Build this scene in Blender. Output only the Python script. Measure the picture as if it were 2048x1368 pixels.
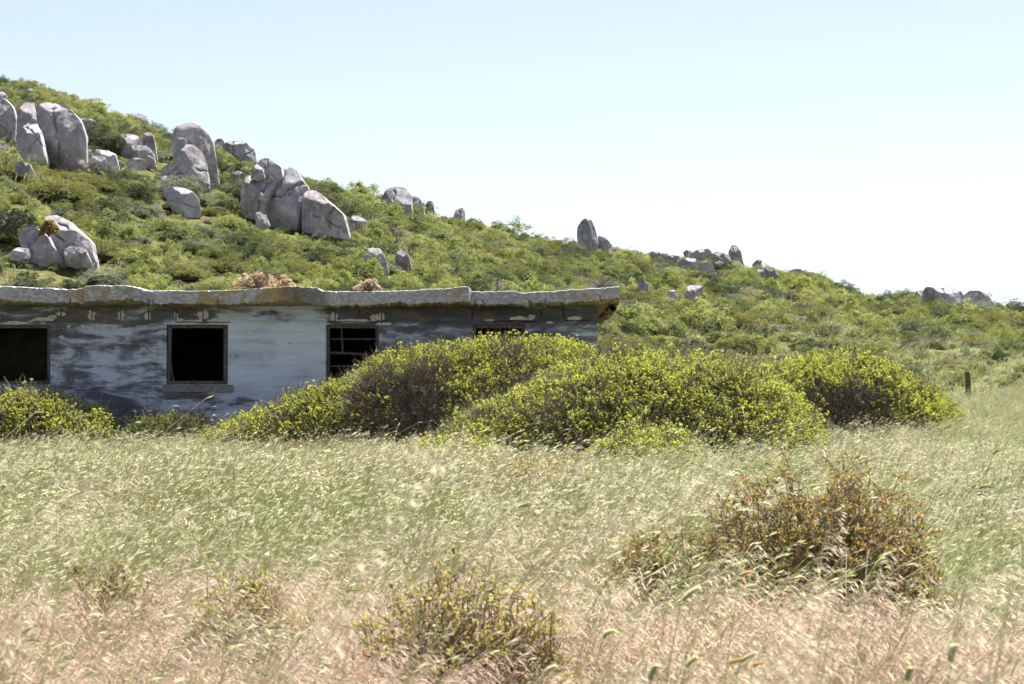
import bpy, math, random
import numpy as np
from mathutils import Vector

for o in list(bpy.data.objects):
    bpy.data.objects.remove(o)
SC = bpy.context.scene
COL = SC.collection
RNG = np.random.default_rng(7)
random.seed(7)

# ------------------------------------------------------------------ camera, sky, sun, exposure
F = 4400.0                 # focal length in photo pixels (2048 wide)
CAMZ = 1.6
HOR = 800.0                # pixel row of the horizon
PITCH = math.atan((HOR - 684.0) / F)
cam = bpy.data.cameras.new('camera')
cam.sensor_width = 22.3
cam.lens = F / 2048 * 22.3
cam.clip_end = 9000
cam.clip_start = 0.05
cam.dof.use_dof = True
cam.dof.focus_distance = 36.0
cam.dof.aperture_fstop = 6.3
camo = bpy.data.objects.new('camera', cam)
COL.objects.link(camo)
camo.location = (0, 0, CAMZ)
camo.rotation_euler = (math.pi / 2 + PITCH, 0, 0)
SC.camera = camo

SUN_EL, SUN_AZ = math.radians(58), math.radians(30)      # azimuth from +Y towards +X
world = bpy.data.worlds.new('World')
SC.world = world
world.use_nodes = True
wn = world.node_tree.nodes
bg = wn['Background']
sky = wn.new('ShaderNodeTexSky')
sky.sky_type = 'NISHITA'
sky.sun_disc = False
sky.sun_elevation = SUN_EL
sky.sun_rotation = SUN_AZ
sky.air_density = 0.8
sky.dust_density = 0.0
sky.ozone_density = 1.0
hs = wn.new('ShaderNodeHueSaturation')              # the pale, slightly milky blue of a bright coastal sky, all over
hs.inputs['Saturation'].default_value = 0.62
world.node_tree.links.new(sky.outputs[0], hs.inputs['Color'])
world.node_tree.links.new(hs.outputs[0], bg.inputs[0])
bg.inputs[1].default_value = 0.05

sun = bpy.data.lights.new('sun', 'SUN')
sun.energy = 5.0
sun.angle = math.radians(0.5)
sun.color = (1.0, 0.95, 0.87)
suno = bpy.data.objects.new('sun', sun)
COL.objects.link(suno)
sd = Vector((math.sin(SUN_AZ) * math.cos(SUN_EL), math.cos(SUN_AZ) * math.cos(SUN_EL), math.sin(SUN_EL)))
suno.rotation_euler = sd.to_track_quat('Z', 'Y').to_euler()
suno.location = (20, 60, 60)

SC.view_settings.view_transform = 'Standard'
SC.view_settings.look = 'None'
SC.view_settings.gamma = 1
SC.view_settings.use_curve_mapping = False
SC.view_settings.exposure = 1.65
SC.render.engine = 'CYCLES'
SC.cycles.use_denoising = True
SC.cycles.denoiser = 'OPENIMAGEDENOISE'
SC.cycles.denoising_input_passes = 'RGB_ALBEDO_NORMAL'
SC.cycles.denoising_prefilter = 'ACCURATE'
SC.cycles.use_light_tree = False
SC.cycles.use_adaptive_sampling = True
SC.cycles.adaptive_threshold = 0.035
SC.cycles.adaptive_min_samples = 24
SC.cycles.max_bounces = 4
SC.cycles.transparent_max_bounces = 4

# ------------------------------------------------------------------ helpers
CP, SP = math.cos(PITCH), math.sin(PITCH)


def at(u, v, y):
    """world point on the line of sight through photo pixel (u, v) at depth y"""
    a, b = (u - 1024.0), (684.0 - v)
    dy = F * CP - b * SP
    dz = F * SP + b * CP
    t = y / dy
    return np.array([a * t, y, CAMZ + dz * t])


def hash2(i, j, seed=0):
    n = (i * 374761393 + j * 668265263 + seed * 974634541) & 0x7fffffff
    n = ((n ^ (n >> 13)) * 1274126177) & 0x7fffffff
    return ((n ^ (n >> 16)) & 0xffff) / 65535.0


def vn2(x, y, seed=0):
    x = np.asarray(x, float); y = np.asarray(y, float)
    i = np.floor(x).astype(np.int64); j = np.floor(y).astype(np.int64)
    f = x - i; g = y - j
    f = f * f * (3 - 2 * f); g = g * g * (3 - 2 * g)
    a = hash2(i, j, seed); b = hash2(i + 1, j, seed); c = hash2(i, j + 1, seed); d = hash2(i + 1, j + 1, seed)
    return (a * (1 - f) + b * f) * (1 - g) + (c * (1 - f) + d * f) * g


def fbm(x, y, seed=0, o=3):
    s = 0; a = 0.5; t = 0
    for k in range(o):
        s = s + a * vn2(x * 2 ** k, y * 2 ** k, seed + k); t += a; a *= 0.5
    return s / t


def hash3(i, j, k, seed=0):
    return hash2(i + 57 * k, j + 131 * k, seed + 11)


def vn3(p, seed=0):
    q = np.floor(p).astype(np.int64)
    f = p - q
    f = f * f * (3 - 2 * f)
    r = 0
    for a in (0, 1):
        for b in (0, 1):
            for c in (0, 1):
                w = (f[:, 0] if a else 1 - f[:, 0]) * (f[:, 1] if b else 1 - f[:, 1]) * (f[:, 2] if c else 1 - f[:, 2])
                r = r + w * hash3(q[:, 0] + a, q[:, 1] + b, q[:, 2] + c, seed)
    return r


def sstep(a, b, x):
    t = np.clip((x - a) / (b - a), 0, 1)
    return t * t * (3 - 2 * t)


def norm(v):
    return v / np.maximum(np.linalg.norm(v, axis=-1, keepdims=True), 1e-9)


class MB:
    """collects quads (numpy) and builds one mesh object"""
    def __init__(s):
        s.v = []; s.q = []; s.m = []; s.n = 0

    def add(s, v, q, m=0):
        v = np.asarray(v, float).reshape(-1, 3); q = np.asarray(q, np.int64).reshape(-1, 4)
        s.v.append(v); s.q.append(q + s.n); s.m.append(np.full(len(q), m)); s.n += len(v)

    def leaves(s, P, d, side, L, W, m=0, fold=0.25):
        P = np.asarray(P, float); n = len(P)
        d = norm(d); side = norm(side - d * np.sum(side * d, -1, keepdims=True)); up = np.cross(side, d)
        L = np.broadcast_to(np.asarray(L, float), (n,))[:, None]; W = np.broadcast_to(np.asarray(W, float), (n,))[:, None]
        a = P; b = P + d * L * .5 + side * W * .5 + up * W * fold; c = P + d * L; e = P + d * L * .5 - side * W * .5 + up * W * fold
        v = np.stack([a, b, c, e], 1).reshape(-1, 3)
        s.add(v, np.arange(4 * n).reshape(n, 4), m)

    def ribbons(s, paths, side, w, m=0):
        n, k, _ = paths.shape
        w = np.broadcast_to(np.asarray(w, float), (n, k))[..., None]
        side = norm(side)[:, None, :]
        A = paths - side * w * .5; B = paths + side * w * .5
        v = np.stack([A, B], 2).reshape(-1, 3)
        base = (np.arange(n) * 2 * k)[:, None]; j = np.arange(k - 1)[None] * 2
        q = np.stack([base + j, base + j + 1, base + j + 3, base + j + 2], -1).reshape(-1, 4)
        s.add(v, q, m)

    def tubes(s, paths, r, sides=3, m=0):
        n, k, _ = paths.shape
        r = np.broadcast_to(np.asarray(r, float), (n, k))[..., None, None]
        t = np.zeros_like(paths)
        t[:, 1:-1] = paths[:, 2:] - paths[:, :-2]; t[:, 0] = paths[:, 1] - paths[:, 0]; t[:, -1] = paths[:, -1] - paths[:, -2]
        t = norm(t)
        ref = np.where(np.abs(t[..., 2:3]) > .9, np.array([1., 0, 0]), np.array([0., 0, 1]))
        x = norm(np.cross(t, ref)); y = np.cross(t, x)
        an = np.arange(sides) * 2 * math.pi / sides
        v = paths[:, :, None, :] + r * (x[:, :, None, :] * np.cos(an)[:, None] + y[:, :, None, :] * np.sin(an)[:, None])
        v = v.reshape(-1, 3)
        base = (np.arange(n) * k * sides)[:, None, None]; j = (np.arange(k - 1) * sides)[None, :, None]; a = np.arange(sides)[None, None]; b = (a + 1) % sides
        q = np.stack([base + j + a, base + j + b, base + j + sides + b, base + j + sides + a], -1).reshape(-1, 4)
        s.add(v, q, m)

    def box(s, x0, x1, y0, y1, z0, z1, m=0):
        v = [(x, y, z) for z in (z0, z1) for y in (y0, y1) for x in (x0, x1)]
        s.add(v, [(0, 1, 5, 4), (1, 3, 7, 5), (3, 2, 6, 7), (2, 0, 4, 6), (4, 5, 7, 6), (2, 3, 1, 0)], m)

    def mesh(s, name, mats, smooth=False):
        v = np.concatenate(s.v); q = np.concatenate(s.q); mi = np.concatenate(s.m)
        me = bpy.data.meshes.new(name)
        me.vertices.add(len(v)); me.vertices.foreach_set('co', v.astype(np.float32).ravel())
        me.loops.add(4 * len(q)); me.loops.foreach_set('vertex_index', q.astype(np.int32).ravel())
        me.polygons.add(len(q)); me.polygons.foreach_set('loop_start', np.arange(0, 4 * len(q), 4, dtype=np.int32))
        me.polygons.foreach_set('material_index', mi.astype(np.int32))
        me.polygons.foreach_set('use_smooth', np.full(len(q), smooth))
        me.update(calc_edges=True)
        for m in (mats if isinstance(mats, (list, tuple)) else [mats]):
            me.materials.append(m)
        return me

    def build(s, name, mats, parent=None, smooth=False, link=True):
        o = bpy.data.objects.new(name, s.mesh(name, mats, smooth))
        if link:
            COL.objects.link(o)
        if parent is not None:
            o.parent = parent
        return o


def tag(o, label=None, cat=None, group=None, kind=None):
    if label: o['label'] = label
    if cat: o['category'] = cat
    if group: o['group'] = group
    if kind: o['kind'] = kind
    return o


def empty(name, loc=(0, 0, 0)):
    o = bpy.data.objects.new(name, None)
    o.empty_display_size = 0.2
    COL.objects.link(o)
    o.location = loc
    return o


# ------------------------------------------------------------------ materials
def newmat(name):
    m = bpy.data.materials.new(name); m.use_nodes = True
    nt = m.node_tree
    return m, nt, nt.nodes, nt.links, nt.nodes['Principled BSDF']


def ramp(nt, stops, interp='LINEAR'):
    r = nt.nodes.new('ShaderNodeValToRGB'); cr = r.color_ramp; cr.interpolation = interp
    while len(cr.elements) > 1: cr.elements.remove(cr.elements[-1])
    cr.elements[0].position = stops[0][0]
    c = stops[0][1]; cr.elements[0].color = (*c, 1) if len(c) == 3 else c
    for p, c in stops[1:]:
        e = cr.elements.new(p); e.color = (*c, 1)
    return r


def noise_node(nt, scale, detail=4, vec=None, rough=.55, dist=0):
    n = nt.nodes.new('ShaderNodeTexNoise'); n.inputs['Scale'].default_value = scale; n.inputs['Detail'].default_value = detail
    n.inputs['Roughness'].default_value = rough; n.inputs['Distortion'].default_value = dist
    if vec is not None: nt.links.new(vec, n.inputs['Vector'])
    return n


def mapping(nt, src, scale=(1, 1, 1), loc=(0, 0, 0)):
    m = nt.nodes.new('ShaderNodeMapping'); m.inputs['Scale'].default_value = scale; m.inputs['Location'].default_value = loc
    nt.links.new(src, m.inputs['Vector']); return m.outputs[0]


def mixc(nt, fac, a, b, mode='MIX'):
    n = nt.nodes.new('ShaderNodeMix'); n.data_type = 'RGBA'; n.blend_type = mode
    for s, val in ((n.inputs[0], fac), (n.inputs[6], a), (n.inputs[7], b)):
        if isinstance(val, (int, float)): s.default_value = val
        elif isinstance(val, tuple): s.default_value = (*val, 1)
        else: nt.links.new(val, s)
    return n.outputs[2]


def mth(nt, op, a, b=None, clamp=False):
    n = nt.nodes.new('ShaderNodeMath'); n.operation = op; n.use_clamp = clamp
    for s, val in ((n.inputs[0], a), (n.inputs[1], b)):
        if val is None: continue
        if isinstance(val, (int, float)): s.default_value = val
        else: nt.links.new(val, s)
    return n.outputs[0]


def leafmat(name, stops, trans=.4, rough=.5, spec=.35, objvar=.35, tcol=(1.25, 1.2, .6)):
    """colour from a ramp over random-per-leaf and random-per-plant; part of the light shines through"""
    m, nt, nd, lk, pb = newmat(name)
    ge = nd.new('ShaderNodeNewGeometry'); oi = nd.new('ShaderNodeObjectInfo')
    f = mth(nt, 'ADD', mth(nt, 'MULTIPLY', ge.outputs['Random Per Island'], 1 - objvar), mth(nt, 'MULTIPLY', oi.outputs['Random'], objvar))
    r = ramp(nt, stops); lk.new(f, r.inputs[0])
    lk.new(r.outputs[0], pb.inputs['Base Color'])
    pb.inputs['Roughness'].default_value = rough
    pb.inputs['Specular IOR Level'].default_value = spec
    tr = nd.new('ShaderNodeBsdfTranslucent')
    lk.new(mixc(nt, 1.0, r.outputs[0], tcol, 'MULTIPLY'), tr.inputs[0])
    mx = nd.new('ShaderNodeMixShader'); mx.inputs[0].default_value = trans
    lk.new(pb.outputs[0], mx.inputs[1]); lk.new(tr.outputs[0], mx.inputs[2])
    lk.new(mx.outputs[0], nd['Material Output'].inputs[0])
    return m


def plainmat(name, stops, rough=.8, scale=6, bump=0.0, spec=.2):
    m, nt, nd, lk, pb = newmat(name)
    tc = nd.new('ShaderNodeTexCoord')
    n = noise_node(nt, scale, 5, tc.outputs['Object'])
    r = ramp(nt, stops); lk.new(n.outputs[0], r.inputs[0]); lk.new(r.outputs[0], pb.inputs['Base Color'])
    pb.inputs['Roughness'].default_value = rough; pb.inputs['Specular IOR Level'].default_value = spec
    if bump:
        b = nd.new('ShaderNodeBump'); b.inputs['Strength'].default_value = bump; b.inputs['Distance'].default_value = .03
        lk.new(n.outputs[0], b.inputs['Height']); lk.new(b.outputs[0], pb.inputs['Normal'])
    return m


M = {}
M['leaf_bright'] = leafmat('leaf_bright', [(0, (.13, .165, .06)), (.45, (.225, .265, .10)), (.8, (.34, .37, .165)), (1, (.48, .46, .27))], .45, .65, .15, .45)
M['leaf_dark'] = leafmat('leaf_dark', [(0, (.034, .052, .026)), (.5, (.065, .092, .042)), (1, (.12, .15, .07))], .3, .65, .15, .45)
M['leaf_olive'] = leafmat('leaf_olive', [(0, (.09, .10, .028)), (.5, (.17, .175, .045)), (1, (.28, .27, .08))], .35, .65, .15, .45)
M['leaf_silver'] = leafmat('leaf_silver', [(0, (.12, .15, .11)), (.5, (.21, .24, .185)), (1, (.36, .39, .32))], .3, .65, .15, .45, tcol=(1.1, 1.1, .8))
M['leaf_mid'] = leafmat('leaf_mid', [(0, (.09, .12, .045)), (.5, (.16, .195, .075)), (1, (.27, .29, .13))], .4, .65, .15, .45)
M['leaf_dry'] = leafmat('leaf_dry', [(0, (.16, .13, .09)), (.5, (.25, .21, .14)), (1, (.40, .35, .23))], .3, tcol=(1.1, 1.05, .8))
M['leaf_tip'] = leafmat('leaf_tip', [(0, (.29, .35, .095)), (.5, (.42, .46, .14)), (.9, (.56, .55, .21)), (1, (.45, .30, .09))], .5, .45, .35, .3)
M['leaf_bush'] = leafmat('leaf_bush', [(0, (.09, .14, .032)), (.5, (.175, .23, .058)), (1, (.31, .35, .10))], .5, .4, .4, .3)
M['leaf_greygreen'] = leafmat('leaf_greygreen', [(0, (.10, .14, .06)), (.5, (.17, .21, .09)), (1, (.26, .29, .13))], .4)
M['leaf_red'] = leafmat('leaf_red', [(0, (.24, .16, .13)), (.3, (.33, .20, .15)), (.45, (.40, .25, .12)), (.54, (.40, .32, .11)), (.65, (.27, .30, .08)), (.85, (.15, .20, .06)), (1, (.27, .19, .11))], .42, .45, .4, .05)
M['leaf_low'] = leafmat('leaf_low', [(0, (.34, .24, .18)), (.4, (.42, .33, .22)), (.55, (.30, .33, .14)), (.8, (.42, .43, .19)), (.93, (.44, .37, .10)), (1, (.50, .26, .09))], .42, .45, .4, .05)
M['twig'] = leafmat('twig', [(0, (.12, .10, .085)), (.5, (.21, .18, .155)), (1, (.33, .29, .26))], 0.0, .8, .1, .2)
M['twig_red'] = leafmat('twig_red', [(0, (.14, .095, .075)), (.5, (.24, .17, .135)), (1, (.36, .29, .24))], 0.0, .8, .1, .2)
M['lichen_twig'] = leafmat('lichen_twig', [(0, (.24, .13, .02)), (1, (.40, .25, .03))], 0.0, .8, .1, .2)
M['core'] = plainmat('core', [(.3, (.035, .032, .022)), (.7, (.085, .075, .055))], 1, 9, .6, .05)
M['core_shade'] = plainmat('shrub_inner_shade', [(.3, (.028, .034, .018)), (.7, (.065, .07, .036))], 1, 9, .6, .05)  # dark green painted as the shade deep inside hillside shrubs
M['g_green'] = leafmat('g_green', [(0, (.23, .31, .12)), (.5, (.36, .45, .20)), (.85, (.50, .53, .29)), (1, (.60, .54, .27))], .5, .5, .3, .5, (1.08, 1.12, .9))
M['g_lush'] = leafmat('g_lush', [(0, (.09, .16, .035)), (.6, (.16, .25, .06)), (1, (.30, .34, .10))], .5, .45, .35, .3)
M['g_straw'] = leafmat('g_straw', [(0, (.40, .37, .24)), (.5, (.52, .48, .34)), (1, (.64, .59, .44))], .45, .5, .3, .4, (1.05, 1.05, .95))
M['g_pink'] = leafmat('g_pink', [(0, (.46, .35, .29)), (.5, (.60, .48, .41)), (1, (.72, .62, .54))], .5, .5, .3, .3, (1.1, 1.0, .92))
M['g_head'] = leafmat('g_head', [(0, (.33, .39, .23)), (.45, (.48, .51, .35)), (.9, (.63, .60, .47)), (.97, (.44, .30, .18)), (1, (.34, .20, .11))], .6, .6, .25, .3, (1.1, 1.05, .8))
M['g_headdark'] = leafmat('g_headdark', [(0, (.28, .33, .16)), (.6, (.42, .45, .25)), (.85, (.52, .50, .30)), (1, (.34, .20, .12))], .5, .6, .25, .5, (1.1, 1.05, .8))
M['g_pale'] = leafmat('g_pale', [(0, (.50, .46, .36)), (.5, (.62, .58, .47)), (1, (.76, .71, .60))], .5, .55, .25, .4, (1.06, 1.03, .9))
M['g_white'] = leafmat('g_white', [(0, (.55, .47, .36)), (.5, (.68, .60, .49)), (1, (.80, .73, .62))], .45, .5, .3, .2, (1.05, 1.02, .95))
M['dried'] = leafmat('dried', [(0, (.36, .25, .18)), (.4, (.58, .45, .34)), (1, (.80, .70, .56))], .35, .5, .3, .1, (1.05, 1, .9))
M['aloe'] = leafmat('aloe', [(0, (.22, .14, .06)), (.4, (.30, .20, .07)), (.6, (.20, .19, .06)), (1, (.13, .16, .05))], .35, .5, .3, .1)
M['glossy'] = leafmat('glossy', [(0, (.03, .045, .03)), (.7, (.07, .085, .06)), (1, (.34, .34, .32))], .15, .25, .7, .05)


def ground_mat():
    m, nt, nd, lk, pb = newmat('ground')
    tc = nd.new('ShaderNodeTexCoord')
    a = noise_node(nt, .35, 6, tc.outputs['Object']); b = noise_node(nt, 4, 6, tc.outputs['Object'])
    r1 = ramp(nt, [(.3, (.07, .085, .03)), (.5, (.115, .12, .05)), (.7, (.16, .145, .075))]); lk.new(a.outputs[0], r1.inputs[0])
    r2 = ramp(nt, [(.3, (.45, .45, .4)), (.7, (1.2, 1.15, 1.0))]); lk.new(b.outputs[0], r2.inputs[0])
    lk.new(mixc(nt, 1, r1.outputs[0], r2.outputs[0], 'MULTIPLY'), pb.inputs['Base Color'])
    pb.inputs['Roughness'].default_value = 1; pb.inputs['Specular IOR Level'].default_value = .05
    bp = nd.new('ShaderNodeBump'); bp.inputs['Strength'].default_value = .7; bp.inputs['Distance'].default_value = .1
    lk.new(b.outputs[0], bp.inputs['Height']); lk.new(bp.outputs[0], pb.inputs['Normal'])
    return m


def rock_mat():
    m, nt, nd, lk, pb = newmat('granite')
    tc = nd.new('ShaderNodeTexCoord'); oi = nd.new('ShaderNodeObjectInfo')
    off = nd.new('ShaderNodeVectorMath'); off.operation = 'ADD'
    lk.new(tc.outputs['Object'], off.inputs[0]); lk.new(oi.outputs['Location'], off.inputs[1])
    P = off.outputs[0]
    big = noise_node(nt, .55, 4, P, .55, .4); mid = noise_node(nt, 4.5, 8, P, .7); fine = noise_node(nt, 30, 4, P, .7)
    streak = noise_node(nt, 2.5, 5, mapping(nt, P, (1.6, 1.6, .3)), .6)
    r1 = ramp(nt, [(.34, (.25, .205, .215)), (.48, (.345, .315, .345)), (.62, (.45, .43, .485))]); lk.new(big.outputs[0], r1.inputs[0])
    lich = ramp(nt, [(.52, (0, 0, 0)), (.60, (1, 1, 1))]); lk.new(mid.outputs[0], lich.inputs[0])
    c = mixc(nt, mth(nt, 'MULTIPLY', lich.outputs[0], .75), r1.outputs[0], (.53, .525, .55))
    dk = ramp(nt, [(.34, (1, 1, 1)), (.46, (0, 0, 0))]); lk.new(streak.outputs[0], dk.inputs[0])
    c = mixc(nt, mth(nt, 'MULTIPLY', dk.outputs[0], .55), c, (.17, .135, .135))
    r3 = ramp(nt, [(.3, (.86, .86, .86)), (.7, (1.1, 1.1, 1.1))]); lk.new(fine.outputs[0], r3.inputs[0])
    c = mixc(nt, 1, c, r3.outputs[0], 'MULTIPLY')
    lk.new(c, pb.inputs['Base Color']); pb.inputs['Roughness'].default_value = .9; pb.inputs['Specular IOR Level'].default_value = .2
    bp = nd.new('ShaderNodeBump'); bp.inputs['Strength'].default_value = .45; bp.inputs['Distance'].default_value = .15
    lk.new(mixc(nt, .35, mid.outputs[0], fine.outputs[0]), bp.inputs['Height']); lk.new(bp.outputs[0], pb.inputs['Normal'])
    return m


M['ground'] = ground_mat()
M['rock'] = rock_mat()

# ------------------------------------------------------------------ terrain
SKYL = np.array([(-1500, -120), (-600, 60), (0, 158), (90, 172), (180, 203), (250, 228), (330, 262), (440, 292), (520, 322), (620, 352), (690, 372), (760, 388), (850, 425), (940, 442), (1040, 468), (1150, 489), (1250, 503), (1330, 506), (1420, 514), (1520, 534), (1570, 541), (1620, 549), (1660, 566), (1700, 583), (1760, 591), (1840, 585), (1930, 600), (2000, 610), (2048, 618), (2600, 650), (4000, 700)], float)
DT = np.array([(-600, 115), (0, 118), (700, 126), (1250, 148), (1600, 158), (2048, 165)], float)


def field_z(y, px):
    return .016 * y + .5 * sstep(1250, 1900, px) * sstep(28, 54, y)


def skyD(px):
    return np.interp(px, DT[:, 0], DT[:, 1])


def terrain(x, y):
    x = np.asarray(x, float); y = np.asarray(y, float)
    px = 1024 + F * x / np.maximum(y, 14.)
    D = skyD(px)
    zs = CAMZ + (HOR - np.interp(px, SKYL[:, 0], SKYL[:, 1])) / F * D - np.interp(px, [0, 500, 1000, 1300, 1600, 1750], [.35, .5, .55, .45, .40, .6])
    y0 = np.interp(px, [1100, 1900], [48., 55.])
    z0 = field_z(y0, px)
    s = (y - y0) / (D - y0); sc = np.clip(s, 0, 1)
    hill = z0 + (zs - z0) * (.55 * sc + .45 * np.sin(math.pi / 2 * sc))
    over = np.maximum(y - D, 0)
    sl = (zs - z0) / (D - y0) * .55
    hill = np.maximum(hill + sl * over - .004 * over ** 2, -2)
    z = np.where(s > 0, hill, field_z(np.clip(y, -30, 60), px))
    bump = (fbm(x * .25, y * .25, 3) - .5) * .5 * sstep(48, 70, y) + (fbm(x * .6, y * .6, 9) - .5) * .12
    return z + bump * np.where(y > 200, 0, 1)


def axis(a, b, step, far, g=1.5):
    r = list(np.arange(a, b + step / 2, step)); d = step
    hi = [r[-1]]; lo = [r[0]]
    while hi[-1] < far:
        d *= g; hi.append(hi[-1] + d); lo.append(lo[-1] - d)
    return np.array(lo[:0:-1] + r + hi[1:])


gx = axis(-70, 70, .8, 4000); gy = axis(-12, 200, .8, 4000)
XX, YY = np.meshgrid(gx, gy, indexing='ij')
ZZ = terrain(XX, YY)
g = MB()
nx, ny = XX.shape
idx = np.arange(nx * ny).reshape(nx, ny)
g.add(np.stack([XX, YY, ZZ], -1), np.stack([idx[:-1, :-1], idx[1:, :-1], idx[1:, 1:], idx[:-1, 1:]], -1))
tag(g.build('ground', M['ground'], smooth=True), 'dry field rising into a rocky scrub hillside', 'ground', kind='structure')


def hit(u, v):
    ys = np.arange(44, 172, .2)
    p = np.array([at(u, v, 1.0)])
    d = p[0] - np.array([0, 0, CAMZ])
    z = CAMZ + d[2] * ys
    t = terrain(d[0] * ys, ys) + .3
    k = np.nonzero(t >= z)[0]
    return ys[k[0]] if len(k) else None


# ------------------------------------------------------------------ scatter (one object of many small pieces)
def scatter(name, pts, rot, scl, which, sources, parent=None):
    pts = np.asarray(pts, np.float32)
    me = bpy.data.meshes.new(name)
    me.vertices.add(len(pts)); me.vertices.foreach_set('co', pts.ravel())
    a = me.attributes.new('rot', 'FLOAT_VECTOR', 'POINT'); a.data.foreach_set('vector', np.asarray(rot, np.float32).ravel())
    scl = np.asarray(scl, np.float32)
    if scl.ndim == 1: scl = np.repeat(scl[:, None], 3, 1)
    a = me.attributes.new('scl', 'FLOAT_VECTOR', 'POINT'); a.data.foreach_set('vector', scl.ravel())
    order = sorted(range(len(sources)), key=lambda i: sources[i].name)
    inv = np.argsort(order)
    a = me.attributes.new('idx', 'INT', 'POINT'); a.data.foreach_set('value', inv[np.asarray(which, int)].astype(np.int32))
    o = bpy.data.objects.new(name, me); COL.objects.link(o)
    if parent is not None: o.parent = parent
    c = bpy.data.collections.new(name + '_pieces')
    for s in sources:
        c.objects.link(s)
    ng = bpy.data.node_groups.new(name, 'GeometryNodeTree')
    ng.interface.new_socket('Geometry', in_out='INPUT', socket_type='NodeSocketGeometry')
    ng.interface.new_socket('Geometry', in_out='OUTPUT', socket_type='NodeSocketGeometry')
    n = ng.nodes; L = ng.links.new
    gi = n.new('NodeGroupInput'); go = n.new('NodeGroupOutput')
    iop = n.new('GeometryNodeInstanceOnPoints'); ci = n.new('GeometryNodeCollectionInfo')
    ci.inputs['Collection'].default_value = c
    ci.inputs['Separate Children'].default_value = True
    ci.inputs['Reset Children'].default_value = True
    iop.inputs['Pick Instance'].default_value = True

    def attr(nm, ty):
        k = n.new('GeometryNodeInputNamedAttribute'); k.data_type = ty; k.inputs['Name'].default_value = nm
        return k.outputs['Attribute']
    e = n.new('FunctionNodeEulerToRotation')
    L(attr('rot', 'FLOAT_VECTOR'), e.inputs[0])
    L(gi.outputs[0], iop.inputs['Points']); L(ci.outputs[0], iop.inputs['Instance'])
    L(attr('idx', 'INT'), iop.inputs['Instance Index'])
    L(e.outputs[0], iop.inputs['Rotation']); L(attr('scl', 'FLOAT_VECTOR'), iop.inputs['Scale'])
    L(iop.outputs[0], go.inputs[0])
    md = o.modifiers.new('scatter', 'NODES'); md.node_group = ng
    o['kind'] = 'stuff'
    return o


def rdir(n, rng=RNG):
    return norm(rng.normal(size=(n, 3)))


# ------------------------------------------------------------------ the abandoned building
YW = 40.0


def fx(px, y=YW): return at(px, 684, y)[0]
def fz(v, y=YW): return at(1024, v, y)[2]


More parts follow.
